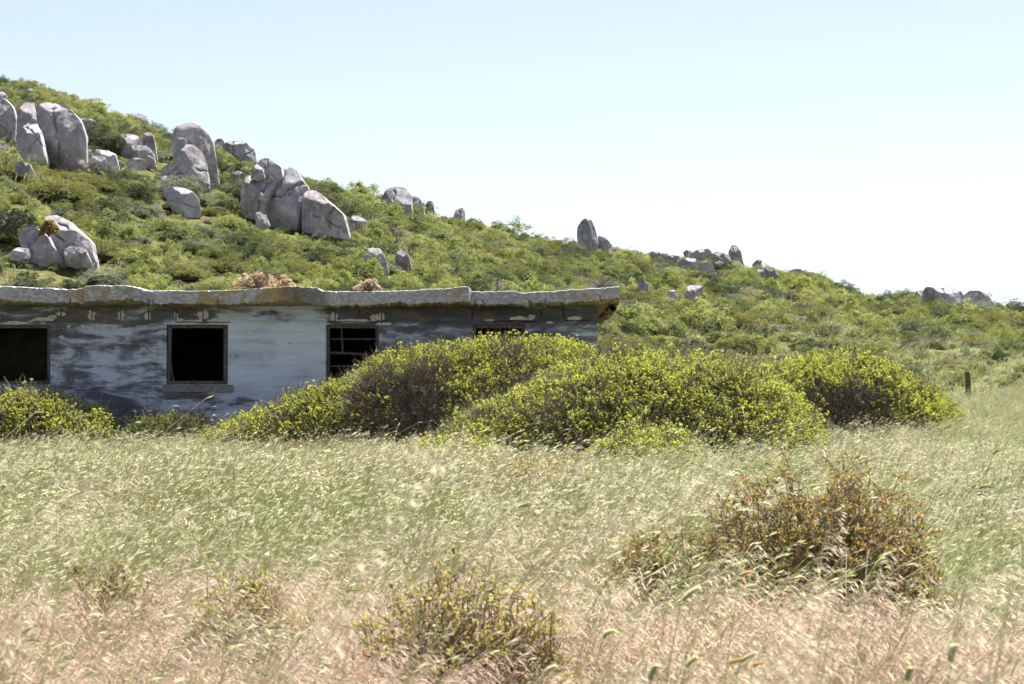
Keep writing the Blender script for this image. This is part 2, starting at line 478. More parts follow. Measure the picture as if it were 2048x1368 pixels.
def wall_mat():
    m, nt, nd, lk, pb = newmat('weathered_whitewash')
    tc = nd.new('ShaderNodeTexCoord'); P = mapping(nt, tc.outputs['Object'], loc=(fx(400), YW, .8))
    sx = nd.new('ShaderNodeSeparateXYZ'); lk.new(P, sx.inputs[0])
    st = noise_node(nt, 1.5, 7, mapping(nt, P, (.75, 1, 2.6), (3.1, 0, 1.3)), .62, .6)
    fi = noise_node(nt, 9, 6, mapping(nt, P, (.7, 1, 2.2)), .7)
    vert = noise_node(nt, 3, 4, mapping(nt, P, (2.2, 1, .25)), .6)
    x0, x1 = fx(-420), fx(1195)
    tx = nd.new('ShaderNodeMapRange'); tx.inputs[1].default_value = x0; tx.inputs[2].default_value = x1; lk.new(sx.outputs[0], tx.inputs[0])

    def T(px): return (fx(px) - x0) / (x1 - x0)
    bx = ramp(nt, [(0, (.5,) * 3), (T(90), (.48,) * 3), (T(115), (.40,) * 3), (T(250), (.45,) * 3), (T(325), (.56,) * 3), (T(460), (.98,) * 3), (T(645), (1.0,) * 3), (T(665), (.40,) * 3), (T(780), (.26,) * 3), (T(1040), (.28,) * 3), (T(1130), (.34,) * 3), (1, (.46,) * 3)])
    lk.new(tx.outputs[0], bx.inputs[0])
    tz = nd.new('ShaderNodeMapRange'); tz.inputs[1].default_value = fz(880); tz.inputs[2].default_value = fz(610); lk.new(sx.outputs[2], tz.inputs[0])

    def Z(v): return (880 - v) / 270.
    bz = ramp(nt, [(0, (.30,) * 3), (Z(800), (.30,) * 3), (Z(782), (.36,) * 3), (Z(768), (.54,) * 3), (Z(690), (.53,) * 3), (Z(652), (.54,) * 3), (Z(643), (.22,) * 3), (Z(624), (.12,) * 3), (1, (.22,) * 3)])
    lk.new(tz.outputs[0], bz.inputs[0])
    s = mth(nt, 'ADD', mth(nt, 'MULTIPLY', st.outputs[0], 2.6), mth(nt, 'MULTIPLY', fi.outputs[0], .55))
    st2 = noise_node(nt, 4.2, 6, mapping(nt, P, (.55, 1, 2.4), (1.7, 0, 4.4)), .68, .3)
    s = mth(nt, 'ADD', s, mth(nt, 'MULTIPLY', st2.outputs[0], 1.0))
    s = mth(nt, 'ADD', s, mth(nt, 'MULTIPLY', vert.outputs[0], .25))
    s = mth(nt, 'ADD', s, bx.outputs[0]); s = mth(nt, 'ADD', s, bz.outputs[0])
    s = mth(nt, 'MULTIPLY', s, .5)
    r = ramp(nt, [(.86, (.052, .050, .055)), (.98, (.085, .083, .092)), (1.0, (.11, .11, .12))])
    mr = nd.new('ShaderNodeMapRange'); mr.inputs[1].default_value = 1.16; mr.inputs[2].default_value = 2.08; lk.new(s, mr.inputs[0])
    r = ramp(nt, [(.12, (.085, .082, .10)), (.36, (.135, .135, .165)), (.46, (.26, .275, .345)), (.54, (.44, .48, .60)), (.7, (.55, .60, .74)), (1, (.64, .69, .81))])  # the blue of skylit shade is mixed into these whitewash tones
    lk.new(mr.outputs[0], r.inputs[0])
    # board marks of the shuttering
    wv = nd.new('ShaderNodeTexWave'); wv.bands_direction = 'Z'; wv.inputs['Scale'].default_value = 1.55; wv.inputs['Distortion'].default_value = .6
    wv.inputs['Detail'].default_value = 3; wv.inputs['Detail Scale'].default_value = 2; lk.new(P, wv.inputs['Vector'])
    ln = ramp(nt, [(.0, (1, 1, 1)), (.025, (0, 0, 0))]); lk.new(wv.outputs[0], ln.inputs[0])
    gate = ramp(nt, [(.54, (0, 0, 0)), (.64, (1, 1, 1))]); lk.new(fi.outputs[0], gate.inputs[0])
    c = mixc(nt, mth(nt, 'MULTIPLY', mth(nt, 'MULTIPLY', ln.outputs[0], gate.outputs[0]), .75), r.outputs[0], (.06, .055, .055))
    # rust and ochre wash below the roof
    oc = noise_node(nt, 2.2, 4, mapping(nt, P, (.6, 1, 1.5), (7, 0, 2)), .6)
    og = ramp(nt, [(.52, (0, 0, 0)), (.68, (1, 1, 1))]); lk.new(oc.outputs[0], og.inputs[0])
    zt = ramp(nt, [(Z(660), (0, 0, 0)), (Z(630), (1, 1, 1))]); lk.new(tz.outputs[0], zt.inputs[0])
    c = mixc(nt, mth(nt, 'MULTIPLY', mth(nt, 'MULTIPLY', og.outputs[0], zt.outputs[0]), .5), c, (.24, .18, .10))
    lk.new(c, pb.inputs['Base Color']); pb.inputs['Roughness'].default_value = .92; pb.inputs['Specular IOR Level'].default_value = .15
    bp = nd.new('ShaderNodeBump'); bp.inputs['Strength'].default_value = .5; bp.inputs['Distance'].default_value = .02
    lk.new(mth(nt, 'SUBTRACT', fi.outputs[0], mth(nt, 'MULTIPLY', ln.outputs[0], .8)), bp.inputs['Height']); lk.new(bp.outputs[0], pb.inputs['Normal'])
    return m


def roof_mat():
    m, nt, nd, lk, pb = newmat('lichen_concrete')
    tc = nd.new('ShaderNodeTexCoord'); P = mapping(nt, tc.outputs['Object'], loc=(fx(400), YW, .8))
    sx = nd.new('ShaderNodeSeparateXYZ'); lk.new(P, sx.inputs[0])
    a = noise_node(nt, 2, 5, P, .6); b = noise_node(nt, 17, 6, mapping(nt, P, (.7, 1, 1.2)), .75); c0 = noise_node(nt, 5.5, 7, P, .7, .5)
    base = ramp(nt, [(.3, (.24, .225, .25)), (.55, (.34, .325, .365)), (.75, (.42, .40, .415))]); lk.new(a.outputs[0], base.inputs[0])
    wl = ramp(nt, [(.49, (0, 0, 0)), (.56, (1, 1, 1))]); lk.new(b.outputs[0], wl.inputs[0])
    c = mixc(nt, mth(nt, 'MULTIPLY', wl.outputs[0], .75), base.outputs[0], (.54, .54, .60))
    x0, x1 = fx(-420), fx(1250)
    tx = nd.new('ShaderNodeMapRange'); tx.inputs[1].default_value = x0; tx.inputs[2].default_value = x1; lk.new(sx.outputs[0], tx.inputs[0])
    stops = [(0, (.3,) * 3)]
    for px, val in ((120, .25), (150, .62), (185, .66), (205, .3), (225, .5), (265, .55), (290, .2), (385, .25), (405, .72), (465, .68), (495, .5), (530, .8), (575, .85), (600, .6), (650, .1), (870, .1), (895, .55), (920, .5), (940, .1), (1140, .1), (1168, .62), (1180, .55), (1195, .1)):
        stops.append(((fx(px) - x0) / (x1 - x0), (val,) * 3))
    lx = ramp(nt, stops); lk.new(tx.outputs[0], lx.inputs[0])
    om = mth(nt, 'ADD', c0.outputs[0], mth(nt, 'MULTIPLY', lx.outputs[0], .35))
    og = ramp(nt, [(.69, (0, 0, 0)), (.75, (1, 1, 1))]); lk.new(om, og.inputs[0])
    c = mixc(nt, mth(nt, 'MULTIPLY', og.outputs[0], .75), c, (.36, .225, .06))
    # the broken stretch is darker, mossy concrete
    dk = ramp(nt, [((fx(560) - x0) / (x1 - x0), (0, 0, 0)), ((fx(575) - x0) / (x1 - x0), (1, 1, 1)), ((fx(650) - x0) / (x1 - x0), (1, 1, 1)), ((fx(662) - x0) / (x1 - x0), (0, 0, 0))]); lk.new(tx.outputs[0], dk.inputs[0])
    c = mixc(nt, mth(nt, 'MULTIPLY', dk.outputs[0], .6), c, (.13, .11, .07))
    # soffit: tan raw concrete with rust
    ge = nd.new('ShaderNodeNewGeometry'); sn = nd.new('ShaderNodeSeparateXYZ'); lk.new(ge.outputs['True Normal'], sn.inputs[0])
    dn = mth(nt, 'LESS_THAN', sn.outputs[2], -.35)
    so = ramp(nt, [(.35, (.20, .105, .05)), (.5, (.36, .28, .18)), (.7, (.42, .36, .27))]); lk.new(c0.outputs[0], so.inputs[0])
    c = mixc(nt, dn, c, so.outputs[0])
    lk.new(c, pb.inputs['Base Color']); pb.inputs['Roughness'].default_value = .95; pb.inputs['Specular IOR Level'].default_value = .1
    bp = nd.new('ShaderNodeBump'); bp.inputs['Strength'].default_value = .5; bp.inputs['Distance'].default_value = .02
    lk.new(mixc(nt, .5, b.outputs[0], c0.outputs[0]), bp.inputs['Height']); lk.new(bp.outputs[0], pb.inputs['Normal'])
    return m


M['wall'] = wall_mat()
M['roof'] = roof_mat()
M['plaster'] = plainmat('bare_plaster', [(.3, (.46, .43, .41)), (.7, (.64, .61, .58))], .95, 14, .5)
M['rust'] = plainmat('rust', [(.3, (.03, .02, .017)), (.7, (.07, .038, .025))], .9, 20, .4)
M['timber'] = plainmat('old_timber', [(.3, (.06, .05, .055)), (.7, (.15, .125, .125))], .9, 12, .5)
M['sill'] = plainmat('sill_concrete', [(.3, (.17, .145, .145)), (.7, (.28, .245, .24))], .95, 12, .5)
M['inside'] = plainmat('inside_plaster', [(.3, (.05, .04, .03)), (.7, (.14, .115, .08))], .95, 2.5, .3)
M['steel'] = plainmat('rusted_steel', [(.3, (.05, .045, .055)), (.7, (.12, .09, .09))], .8, 20, .3)

bld = empty('ruined_building', (fx(400), YW, .8))
WLOC = {bld.name: np.array(bld.location)}
tag(bld, 'long abandoned concrete building with flaking whitewash, empty windows and flat roof', 'building')


def part(mb, name, mat, parent=None, smooth=False):
    """build a part in world coordinates and keep it in place under its thing"""
    p = parent or bld
    mb.v = [a - WLOC[p.name] for a in mb.v]
    return mb.build(name, mat, p, smooth)


WX0, WX1 = fx(-420), fx(1195)
ZB, ZT = .55, fz(612)
WIN = [(-12, 101, 651, 772), (333, 456, 649, 768), (652, 758, 648, 766), (945, 1050, 647, 766)]
w = MB()
TH = .24
zs0, zs1 = fz(769), fz(649)
xs = [WX0]
for a, b, c, d in WIN:
    xs += [fx(a), fx(b)]
xs.append(WX1)
for k in range(0, len(xs), 2):
    w.box(xs[k], xs[k + 1], YW, YW + TH, zs0, zs1)
w.box(WX0, WX1, YW, YW + TH, ZB, zs0)
w.box(WX0, WX1, YW, YW + TH, zs1, ZT)
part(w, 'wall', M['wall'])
YB = 46.4
w = MB()
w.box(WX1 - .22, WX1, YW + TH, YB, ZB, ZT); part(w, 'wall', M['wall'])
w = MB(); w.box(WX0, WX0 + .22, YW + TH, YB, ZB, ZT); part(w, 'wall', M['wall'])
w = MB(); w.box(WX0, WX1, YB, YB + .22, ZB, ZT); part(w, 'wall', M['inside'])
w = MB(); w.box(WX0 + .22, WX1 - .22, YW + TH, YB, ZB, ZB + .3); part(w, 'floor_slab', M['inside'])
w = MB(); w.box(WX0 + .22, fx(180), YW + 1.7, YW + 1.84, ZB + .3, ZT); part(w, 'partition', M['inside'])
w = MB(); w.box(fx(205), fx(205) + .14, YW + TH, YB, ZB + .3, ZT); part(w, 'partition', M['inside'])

# roof slab: top edge, bottom edge and how far it juts out, along its length
RT = np.array([(-440, 569, 600, .62), (0, 572, 600, .62), (70, 575, 604, .6), (135, 578, 606, .58), (165, 575, 607, .6), (169, 572, 604, .72), (200, 570, 600, .74), (250, 571, 601, .72), (275, 575, 604, .66), (292, 581, 608, .56), (400, 582, 610, .56), (470, 580, 608, .56), (520, 576, 605, .6), (560, 573, 602, .62), (590, 571, 604, .58), (596, 573, 606, .5), (630, 575, 609, .48), (645, 580, 611, .46), (661, 583, 611, .56), (740, 583, 609, .58), (830, 580, 607, .62), (900, 576, 605, .7), (930, 573, 603, .74), (937, 574, 604, .74), (943, 583, 609, .58), (1030, 582, 608, .58), (1046, 585, 611, .56), (1100, 582, 608, .6), (1180, 577, 602, .66), (1241, 573, 598, .7)], float)
pxs = np.arange(-440, 1241.1, 3.0)
tp = np.interp(pxs, RT[:, 0], RT[:, 1]); bt = np.interp(pxs, RT[:, 0], RT[:, 2]); ov = np.interp(pxs, RT[:, 0], RT[:, 3])
n1 = vn2(pxs * .05, pxs * 0, 5) - .5; n2 = vn2(pxs * .19, pxs * 0, 6) - .5; n3 = vn2(pxs * .33, pxs * 0, 8) - .5
tp = tp + n2 * 1.0 + n1 * 1.2
spall = np.maximum(0, vn2(pxs * .035, pxs * 0, 15) - .45) * 9
n4 = RNG.uniform(-.5, .5, len(pxs))
tp = tp + n4 * .35 - np.maximum(0, vn2(pxs * .22, pxs * 0, 33) - .72) * -9
bt = bt + n2 * 3.0 + n3 * 2.6 + n4 * 1.6 - spall
tp[(pxs > 575) & (pxs < 655)] += n3[(pxs > 575) & (pxs < 655)] * 4
rings = []
for i, p in enumerate(pxs):
    yf = YW - ov[i]
    ztop = at(p, tp[i], yf)[2]; zbt = at(p, bt[i], yf)[2]
    x = at(p, 684, yf)[0]
    xb = x
    lip = .05 + .10 * abs(n3[i]) + .012 * spall[i]
    zsof = at(p, 607 + 5 * n1[i], YW - .3)[2]
    zlip = min(zbt + .01, at(p, bt[i] + 2.5 + 3 * n2[i] + spall[i] * .7, yf + lip)[2])
    rings.append([(x, YB + .7, ztop + .02), (x, yf + .22, ztop + .012), (x, yf + .02, ztop), (x, yf, ztop - .007), (x, yf + .006 * n2[i], (ztop + zbt) / 2), (x, yf + .012, zbt), (x, yf + lip, zlip), (x, yf + lip + .06, min(zlip - .005, zsof)), (x, YW - .02, ZT + .004), (x, YB + .7, ZT + .004)])
R = np.array(rings)
k = R.shape[1]
ii = np.arange(R.shape[0] * k).reshape(R.shape[0], k)
nxt = np.roll(ii, -1, 1)
r = MB()
r.add(R, np.stack([ii[:-1], ii[1:], nxt[1:], nxt[:-1]], -1))
e = ii[-1]; r.q.append(np.array([(e[0], e[9], e[8], e[1]), (e[1], e[8], e[7], e[2]), (e[2], e[7], e[6], e[3]), (e[3], e[6], e[5], e[4])])); r.m.append(np.zeros(4))
part(r, 'roof_slab', M['roof'])
# broken eave at the end gable
w = MB()
xg = fx(1225)
rr = random.Random(3)
pth = []
for i in range(14):
    t = i / 13
    pth.append((WX1 + .30 + rr.uniform(-.05, .03), YW - .3 + t * 6.6, ZT - .05 + rr.uniform(-.03, .02)))
pth = np.array([pth])
w.tubes(pth, .07, 4)
part(w, 'broken_eave', M['roof'])

# windows: frames, sills, glazing bars
def bar(mb, x0, z0, x1, z1, y, t, d=.05):
    p = np.array([[(x0, y, z0), (x1, y, z1)]], float)
    dirv = norm(p[:, 1] - p[:, 0]); nv = np.array([[-dirv[0, 2], 0, dirv[0, 0]]])
    a, b = p[0]
    v = []
    for q in (a, b):
        for s1, s2 in ((-1, -1), (1, -1), (1, 1), (-1, 1)):
            v.append(q + nv[0] * t * .5 * s1 + np.array([0, d * .5 * s2, 0]))
    mb.add(v, [(0, 1, 2, 3), (7, 6, 5, 4), (0, 4, 5, 1), (1, 5, 6, 2), (2, 6, 7, 3), (3, 7, 4, 0)])


for wi, (a, b, c, d) in enumerate(WIN):
    x0, x1 = fx(a), fx(b); z0, z1 = zs0, zs1
    yy = YW + .09
    wl = np.array([(x0 + x1) / 2, yy, z0])
    we = empty('window', wl - WLOC[bld.name]); we.parent = bld
    WLOC[we.name] = wl
    t = .065
    for nm, seg in (('jamb', (x0 + t / 2, z0, x0 + t / 2 + (.02 if wi == 1 else 0), z1)), ('jamb', (x1 - t / 2, z0, x1 - t / 2, z1)), ('head', (x0 + t, z1 - t / 2, x1 - t, z1 - t / 2)), ('bottom_rail', (x0 + t, z0 + t / 2, x1 - t, z0 + t / 2))):
        q = MB(); bar(q, *seg, yy, t * (1.6 if (wi == 1 and nm == 'jamb' and seg[0] > (x0 + x1) / 2) else 1), .10)
        part(q, nm, M['timber'], we)
    if wi in (2, 3):
        segs = [(fx(682 - 652 + a), z1 - t, fx(685 - 652 + a), fz(706)), (x0 + t, fz(678), x1 - t, fz(678)), (x0 + t, fz(705.5), x1 - t, fz(709)), (x0 + t, fz(732), x1 - t, fz(731))]
        for si, seg in enumerate(segs):
            q = MB(); bar(q, *seg, yy + .004 * si, .045 if si == 2 else .028, .03)
            part(q, 'glazing_bar', M['steel'], we)
        q = MB(); bar(q, x0 + .25, fz(704), x1 - .2, fz(710.5), yy - .04, .02, .02); part(q, 'glazing_bar', M['timber'], we)
    if wi == 1:
        q = MB(); bar(q, x0 + .03, fz(702), x0 + .13, fz(762), yy - .06, .025, .02); part(q, 'splinter', M['timber'], we)
    q = MB(); q.box(x0 - .06, x1 + .10, YW - .05, YW + .02, fz(784), fz(769.5)); part(q, 'sill', M['sill'], we)


def blob(mb, cx, cz, pts, y, th=.006, seed=0):
    """irregular thin patch of bare plaster standing a little proud of the wall"""
    n = len(pts)
    v = [(p[0], y - th, p[1]) for p in pts] + [(p[0], y + .01, p[1]) for p in pts] + [(cx, y - th, cz)]
    q = []
    for i in range(n):
        j = (i + 1) % n
        q.append((i, j, n + j, n + i)); q.append((i, 2 * n, j, j))
    tri = [f for f in q if f[2] == f[3]]
    me_v = v
    mb.add(me_v, [f for f in q if f[2] != f[3]])
    base = mb.n - len(v)
    # fan closed as quads of two triangles
    fan = []
    for i in range(0, n, 2):
        fan.append((base + i, base + (i + 1) % n, base + (i + 2) % n, base + 2 * n))
    mb.q.append(np.array(fan)); mb.m.append(np.zeros(len(fan)))


def patch(px, v, w_, h_, seed):
    rr = random.Random(seed)
    n = 20; pts = []
    for i in range(n):
        an = -2 * math.pi * i / n
        rad = rr.uniform(.6, 1.1)
        pts.append((fx(px + w_ / 2 * math.cos(an) * rad), fz(v + h_ / 2 * math.sin(an) * rad)))
    q = MB(); blob(q, fx(px), fz(v), pts, YW); part(q, 'spalled_patch', M['plaster'])


CR = [(122, 617, 636, 20, 10), (184, 617, 643, 17, 24), (241, 617, 642, 14, 22), (297, 617, 644, 14, 20), (352, 620, 642, 10, 18), (406, 617, 643, 24, 24), (670, 622, 643, 16, 22), (719, 618, 632, 0, 0), (763, 622, 643, 14, 22), (944, 617, 640, 0, 0), (1083, 619, 634, 0, 0), (1127, 617, 638, 0, 0), (-110, 617, 640, 16, 20)]
for i, (px, v0, v1, pw, ph) in enumerate(CR):
    if pw: patch(px + random.uniform(-2, 2), (v0 + v1) / 2 + 1, pw, ph, i)
    q = MB(); rr = random.Random(i + 50)
    pts = np.array([[(fx(px + rr.uniform(-.6, .6)), YW - .008, fz(v0 + (v1 - v0) * t)) for t in (0, .35, .7, 1)]])
    q.tubes(pts, .010, 5); part(q, 'rebar', M['rust'])
for i, (px, v, pw, ph) in enumerate([(86, 640, 60, 12), (104, 634, 22, 9), (360, 641, 22, 9), (385, 643, 46, 10), (430, 641, 40, 9), (700, 642, 90, 9), (750, 636, 22, 16), (768, 648, 36, 7), (978, 641, 22, 8), (1040, 638, 50, 12), (1062, 634, 18, 12), (1148, 637, 34, 10), (137, 653, 9, 7), (165, 652, 8, 6), (152, 737, 7, 6), (124, 675, 14, 8), (30, 646, 60, 8), (1100, 645, 16, 6)]):
    patch(px, v, pw, ph, 100 + i)
for px0, px1, v in ((66, 112, 643), (352, 460, 644.5), (654, 762, 643.5), (962, 1075, 643), (1016, 1058, 641), (1128, 1182, 641)):
    q = MB(); rr = random.Random(int(px0))
    pts = np.array([[(fx(px0 + (px1 - px0) * t), YW - .004, fz(v + rr.uniform(-.8, .8))) for t in np.linspace(0, 1, 7)]])
    q.tubes(pts, .009, 5); part(q, 'rebar', M['rust'])
# hooks of reinforcement hanging out of the roof edge
for i, px in enumerate((140, 296, 305, 435, 950, 965, 1056, 1062, 1090, 1200)):
    rr = random.Random(i + 9)
    yv = YW - np.interp(px, RT[:, 0], RT[:, 3]) - .006
    q = MB()
    vv = np.interp(px, RT[:, 0], RT[:, 2])
    pts = np.array([[(fx(px + rr.uniform(-1, 1) + j * rr.uniform(-1, 3), yv), yv, fz(vv - 10 + j * 5 + rr.uniform(-1, 1), yv)) for j in range(4)]])
    q.tubes(pts, .008, 5); part(q, 'rebar', M['rust'])

# ------------------------------------------------------------------ boulders
def star_radius(poly, c, th):
    """distance from c to the outline in direction th"""
    A = poly; B = np.roll(poly, -1, 0)
    out = np.zeros(len(th))
    d = np.stack([np.cos(th), np.sin(th)], 1)
    for a, b in zip(A, B):
        e = b - a
        den = d[:, 0] * e[1] - d[:, 1] * e[0]
        den = np.where(np.abs(den) < 1e-9, 1e-9, den)
        w = a - c
        t = (w[0] * e[1] - w[1] * e[0]) / den
        s = (w[0] * d[:, 1] - w[1] * d[:, 0]) / den
        ok = (t > 0) & (s >= -1e-6) & (s <= 1 + 1e-6)
        out = np.where(ok & (t > out), t, out)
    return out


def sphere_grid(nu, nv):
    th = np.arange(nu) * 2 * math.pi / nu
    ph = np.linspace(0, math.pi, nv)[1:-1]
    return th, ph


def boulder(name, pix, seed, dd=0.0, sink=.3, y=None, parent=None, small=False, flat=.8):
    """a rounded granite block whose outline is traced, standing where its foot meets the hillside"""
    rng = np.random.default_rng(seed)
    sky_line = False
    P = np.array(pix, float)
    lo = P[:, 1].max()
    cx = (P[:, 0].min() + P[:, 0].max()) / 2
    if y is None:
        y = hit(cx, lo)
        sky_line = y is None
        if y is None: y = float(skyD(cx)) + 1.0
    y = y + dd
    w_px = P[:, 0].max() - P[:, 0].min(); h_px = lo - P[:, 1].min()
    Q = P.copy()
    low = Q[:, 1] > lo - .35 * h_px
    Q[low, 1] += sink * h_px                       # the foot goes into the ground
    W = np.array([at(u, v, y)[[0, 2]] for u, v in Q])
    zt = float(terrain((W[:, 0].min() + W[:, 0].max()) / 2, y)) - .18      # always rooted below the turf
    W[low, 1] = np.minimum(W[low, 1], np.maximum(zt, W[low, 1] - (1.6 if sky_line else .14 * (W[:, 1].max() - W[:, 1].min()))))
    c = W.mean(0) * .4 + (W.min(0) + W.max(0)) / 2 * .6
    nu = 44 if small else 112; nv = 23 if small else 57
    th, ph = sphere_grid(nu, nv)
    Rr = star_radius(W, c, th)
    bad = Rr <= 0
    if bad.any(): Rr[bad] = np.interp(th[bad], th[~bad], Rr[~bad])
    for _ in range(1 if small else 3):
        Rr = .25 * np.roll(Rr, 1) + .5 * Rr + .25 * np.roll(Rr, -1)
    T = .5 * flat * min(max(w_px, .75 * h_px), 1.5 * min(w_px, h_px)) * y / F
    sph = np.sin(ph); cph = np.cos(ph)
    rho = sph ** .5; dep = np.sign(cph) * np.abs(cph) ** .85
    X = Rr[None] * np.cos(th)[None] * rho[:, None]
    Z = Rr[None] * np.sin(th)[None] * rho[:, None]
    Y = np.repeat((-dep * T)[:, None], nu, 1)
    V = np.stack([X, Y, Z], -1).reshape(-1, 3)
    V = np.concatenate([V, [[0, -T, 0], [0, T, 0]]])
    # broken faces: the front is the foremost of several flat planes, each leaning its own way
    ext = np.abs(V).max(0); s = float(ext.mean()); ex, ez = ext[0], ext[2]
    u = rng.uniform
    planes = [(-T * u(.70, .85), u(-.25, .25), u(.05, .35), 0, 0),
              (-T * u(.72, .86), u(-.2, .3), u(.8, 1.5), 0, ez * u(.25, .5)),
              (-T * u(.72, .86), u(-.9, -.45), u(-.05, .35), -ex * u(.2, .5), 0),
              (-T * u(.72, .86), u(.45, 1.0), u(0, .5), ex * u(.15, .5), 0),
              (-T * u(.75, .9), u(-.4, .4), u(-.5, -.2), 0, -ez * u(.1, .4)),
              (-T * u(.74, .9), u(-.7, .7), u(.3, .9), ex * u(-.3, .3), ez * u(.0, .4))]
    off = rng.uniform(0, 50, 3)
    wob = (vn3(V / s * 1.7 + off, seed) - .5) * .10 * s
    yfr = V[:, 1].copy()
    for d0, a, b, x0, z0 in planes:
        yfr = np.maximum(yfr, d0 + a * (V[:, 0] - x0) + b * (V[:, 2] - z0) + wob)
    front = V[:, 1] < T * .55
    V[:, 1] = np.where(front, np.minimum(yfr, T * .55), V[:, 1])
    nz2 = vn3(V / s * 3.1 + off, seed + 3) - .5
    nz3 = vn3(V / s * 8.5 + off, seed + 5) - .5
    nz4 = vn3(V / s * 19 + off, seed + 6) - .5
    dv = norm(V)
    V = V + dv * (nz2 * .07 + nz3 * .04 + nz4 * .02)[:, None] * s * np.array([.5, 1, .5])
    # joints: grooves that run across the block
    for j in range(1 if small else 2):
        an = u(0, math.pi)
        dist = np.abs((V[:, 0] - u(-.45, .45) * ex) * math.cos(an) + (V[:, 2] - u(-.35, .45) * ez) * math.sin(an) + nz2 * .22 * s + nz3 * .06 * s)
        gr = np.exp(-(dist / (.028 * s)) ** 2) * (vn3(V / s * 1.1 + off + 9, seed + 8 + j) > .42)
        V[:, 1] += gr * .16 * s * (V[:, 1] < 0)
        V[:, [0, 2]] *= (1 - .03 * gr)[:, None]
    base = np.array([c[0], y + T * .35, W[:, 1].min()])
    V = V + np.array([c[0], y + T * .35, c[1]]) - base
    m = MB()
    n = len(ph)
    id_ = np.arange(n * nu).reshape(n, nu)
    nx_ = np.roll(id_, -1, 1)
    q = np.stack([id_[:-1], id_[1:], nx_[1:], nx_[:-1]], -1).reshape(-1, 4)
    m.add(V, q)
    a, b = n * nu, n * nu + 1
    caps = []
    for i in range(0, nu, 2):
        i1, i2 = (i + 1) % nu, (i + 2) % nu
        caps.append((a, i, i1, i2)); o_ = (n - 1) * nu; caps.append((b, o_ + i2, o_ + i1, o_ + i))
    m.q.append(np.array(caps)); m.m.append(np.zeros(len(caps)))
    if parent is None:
        o = m.build(name, M['rock'], smooth=True); o.location = base
    else:
        o = m.build(name, M['rock'], smooth=True); o.parent = parent; o.location = base - np.array(parent.location)
    return o


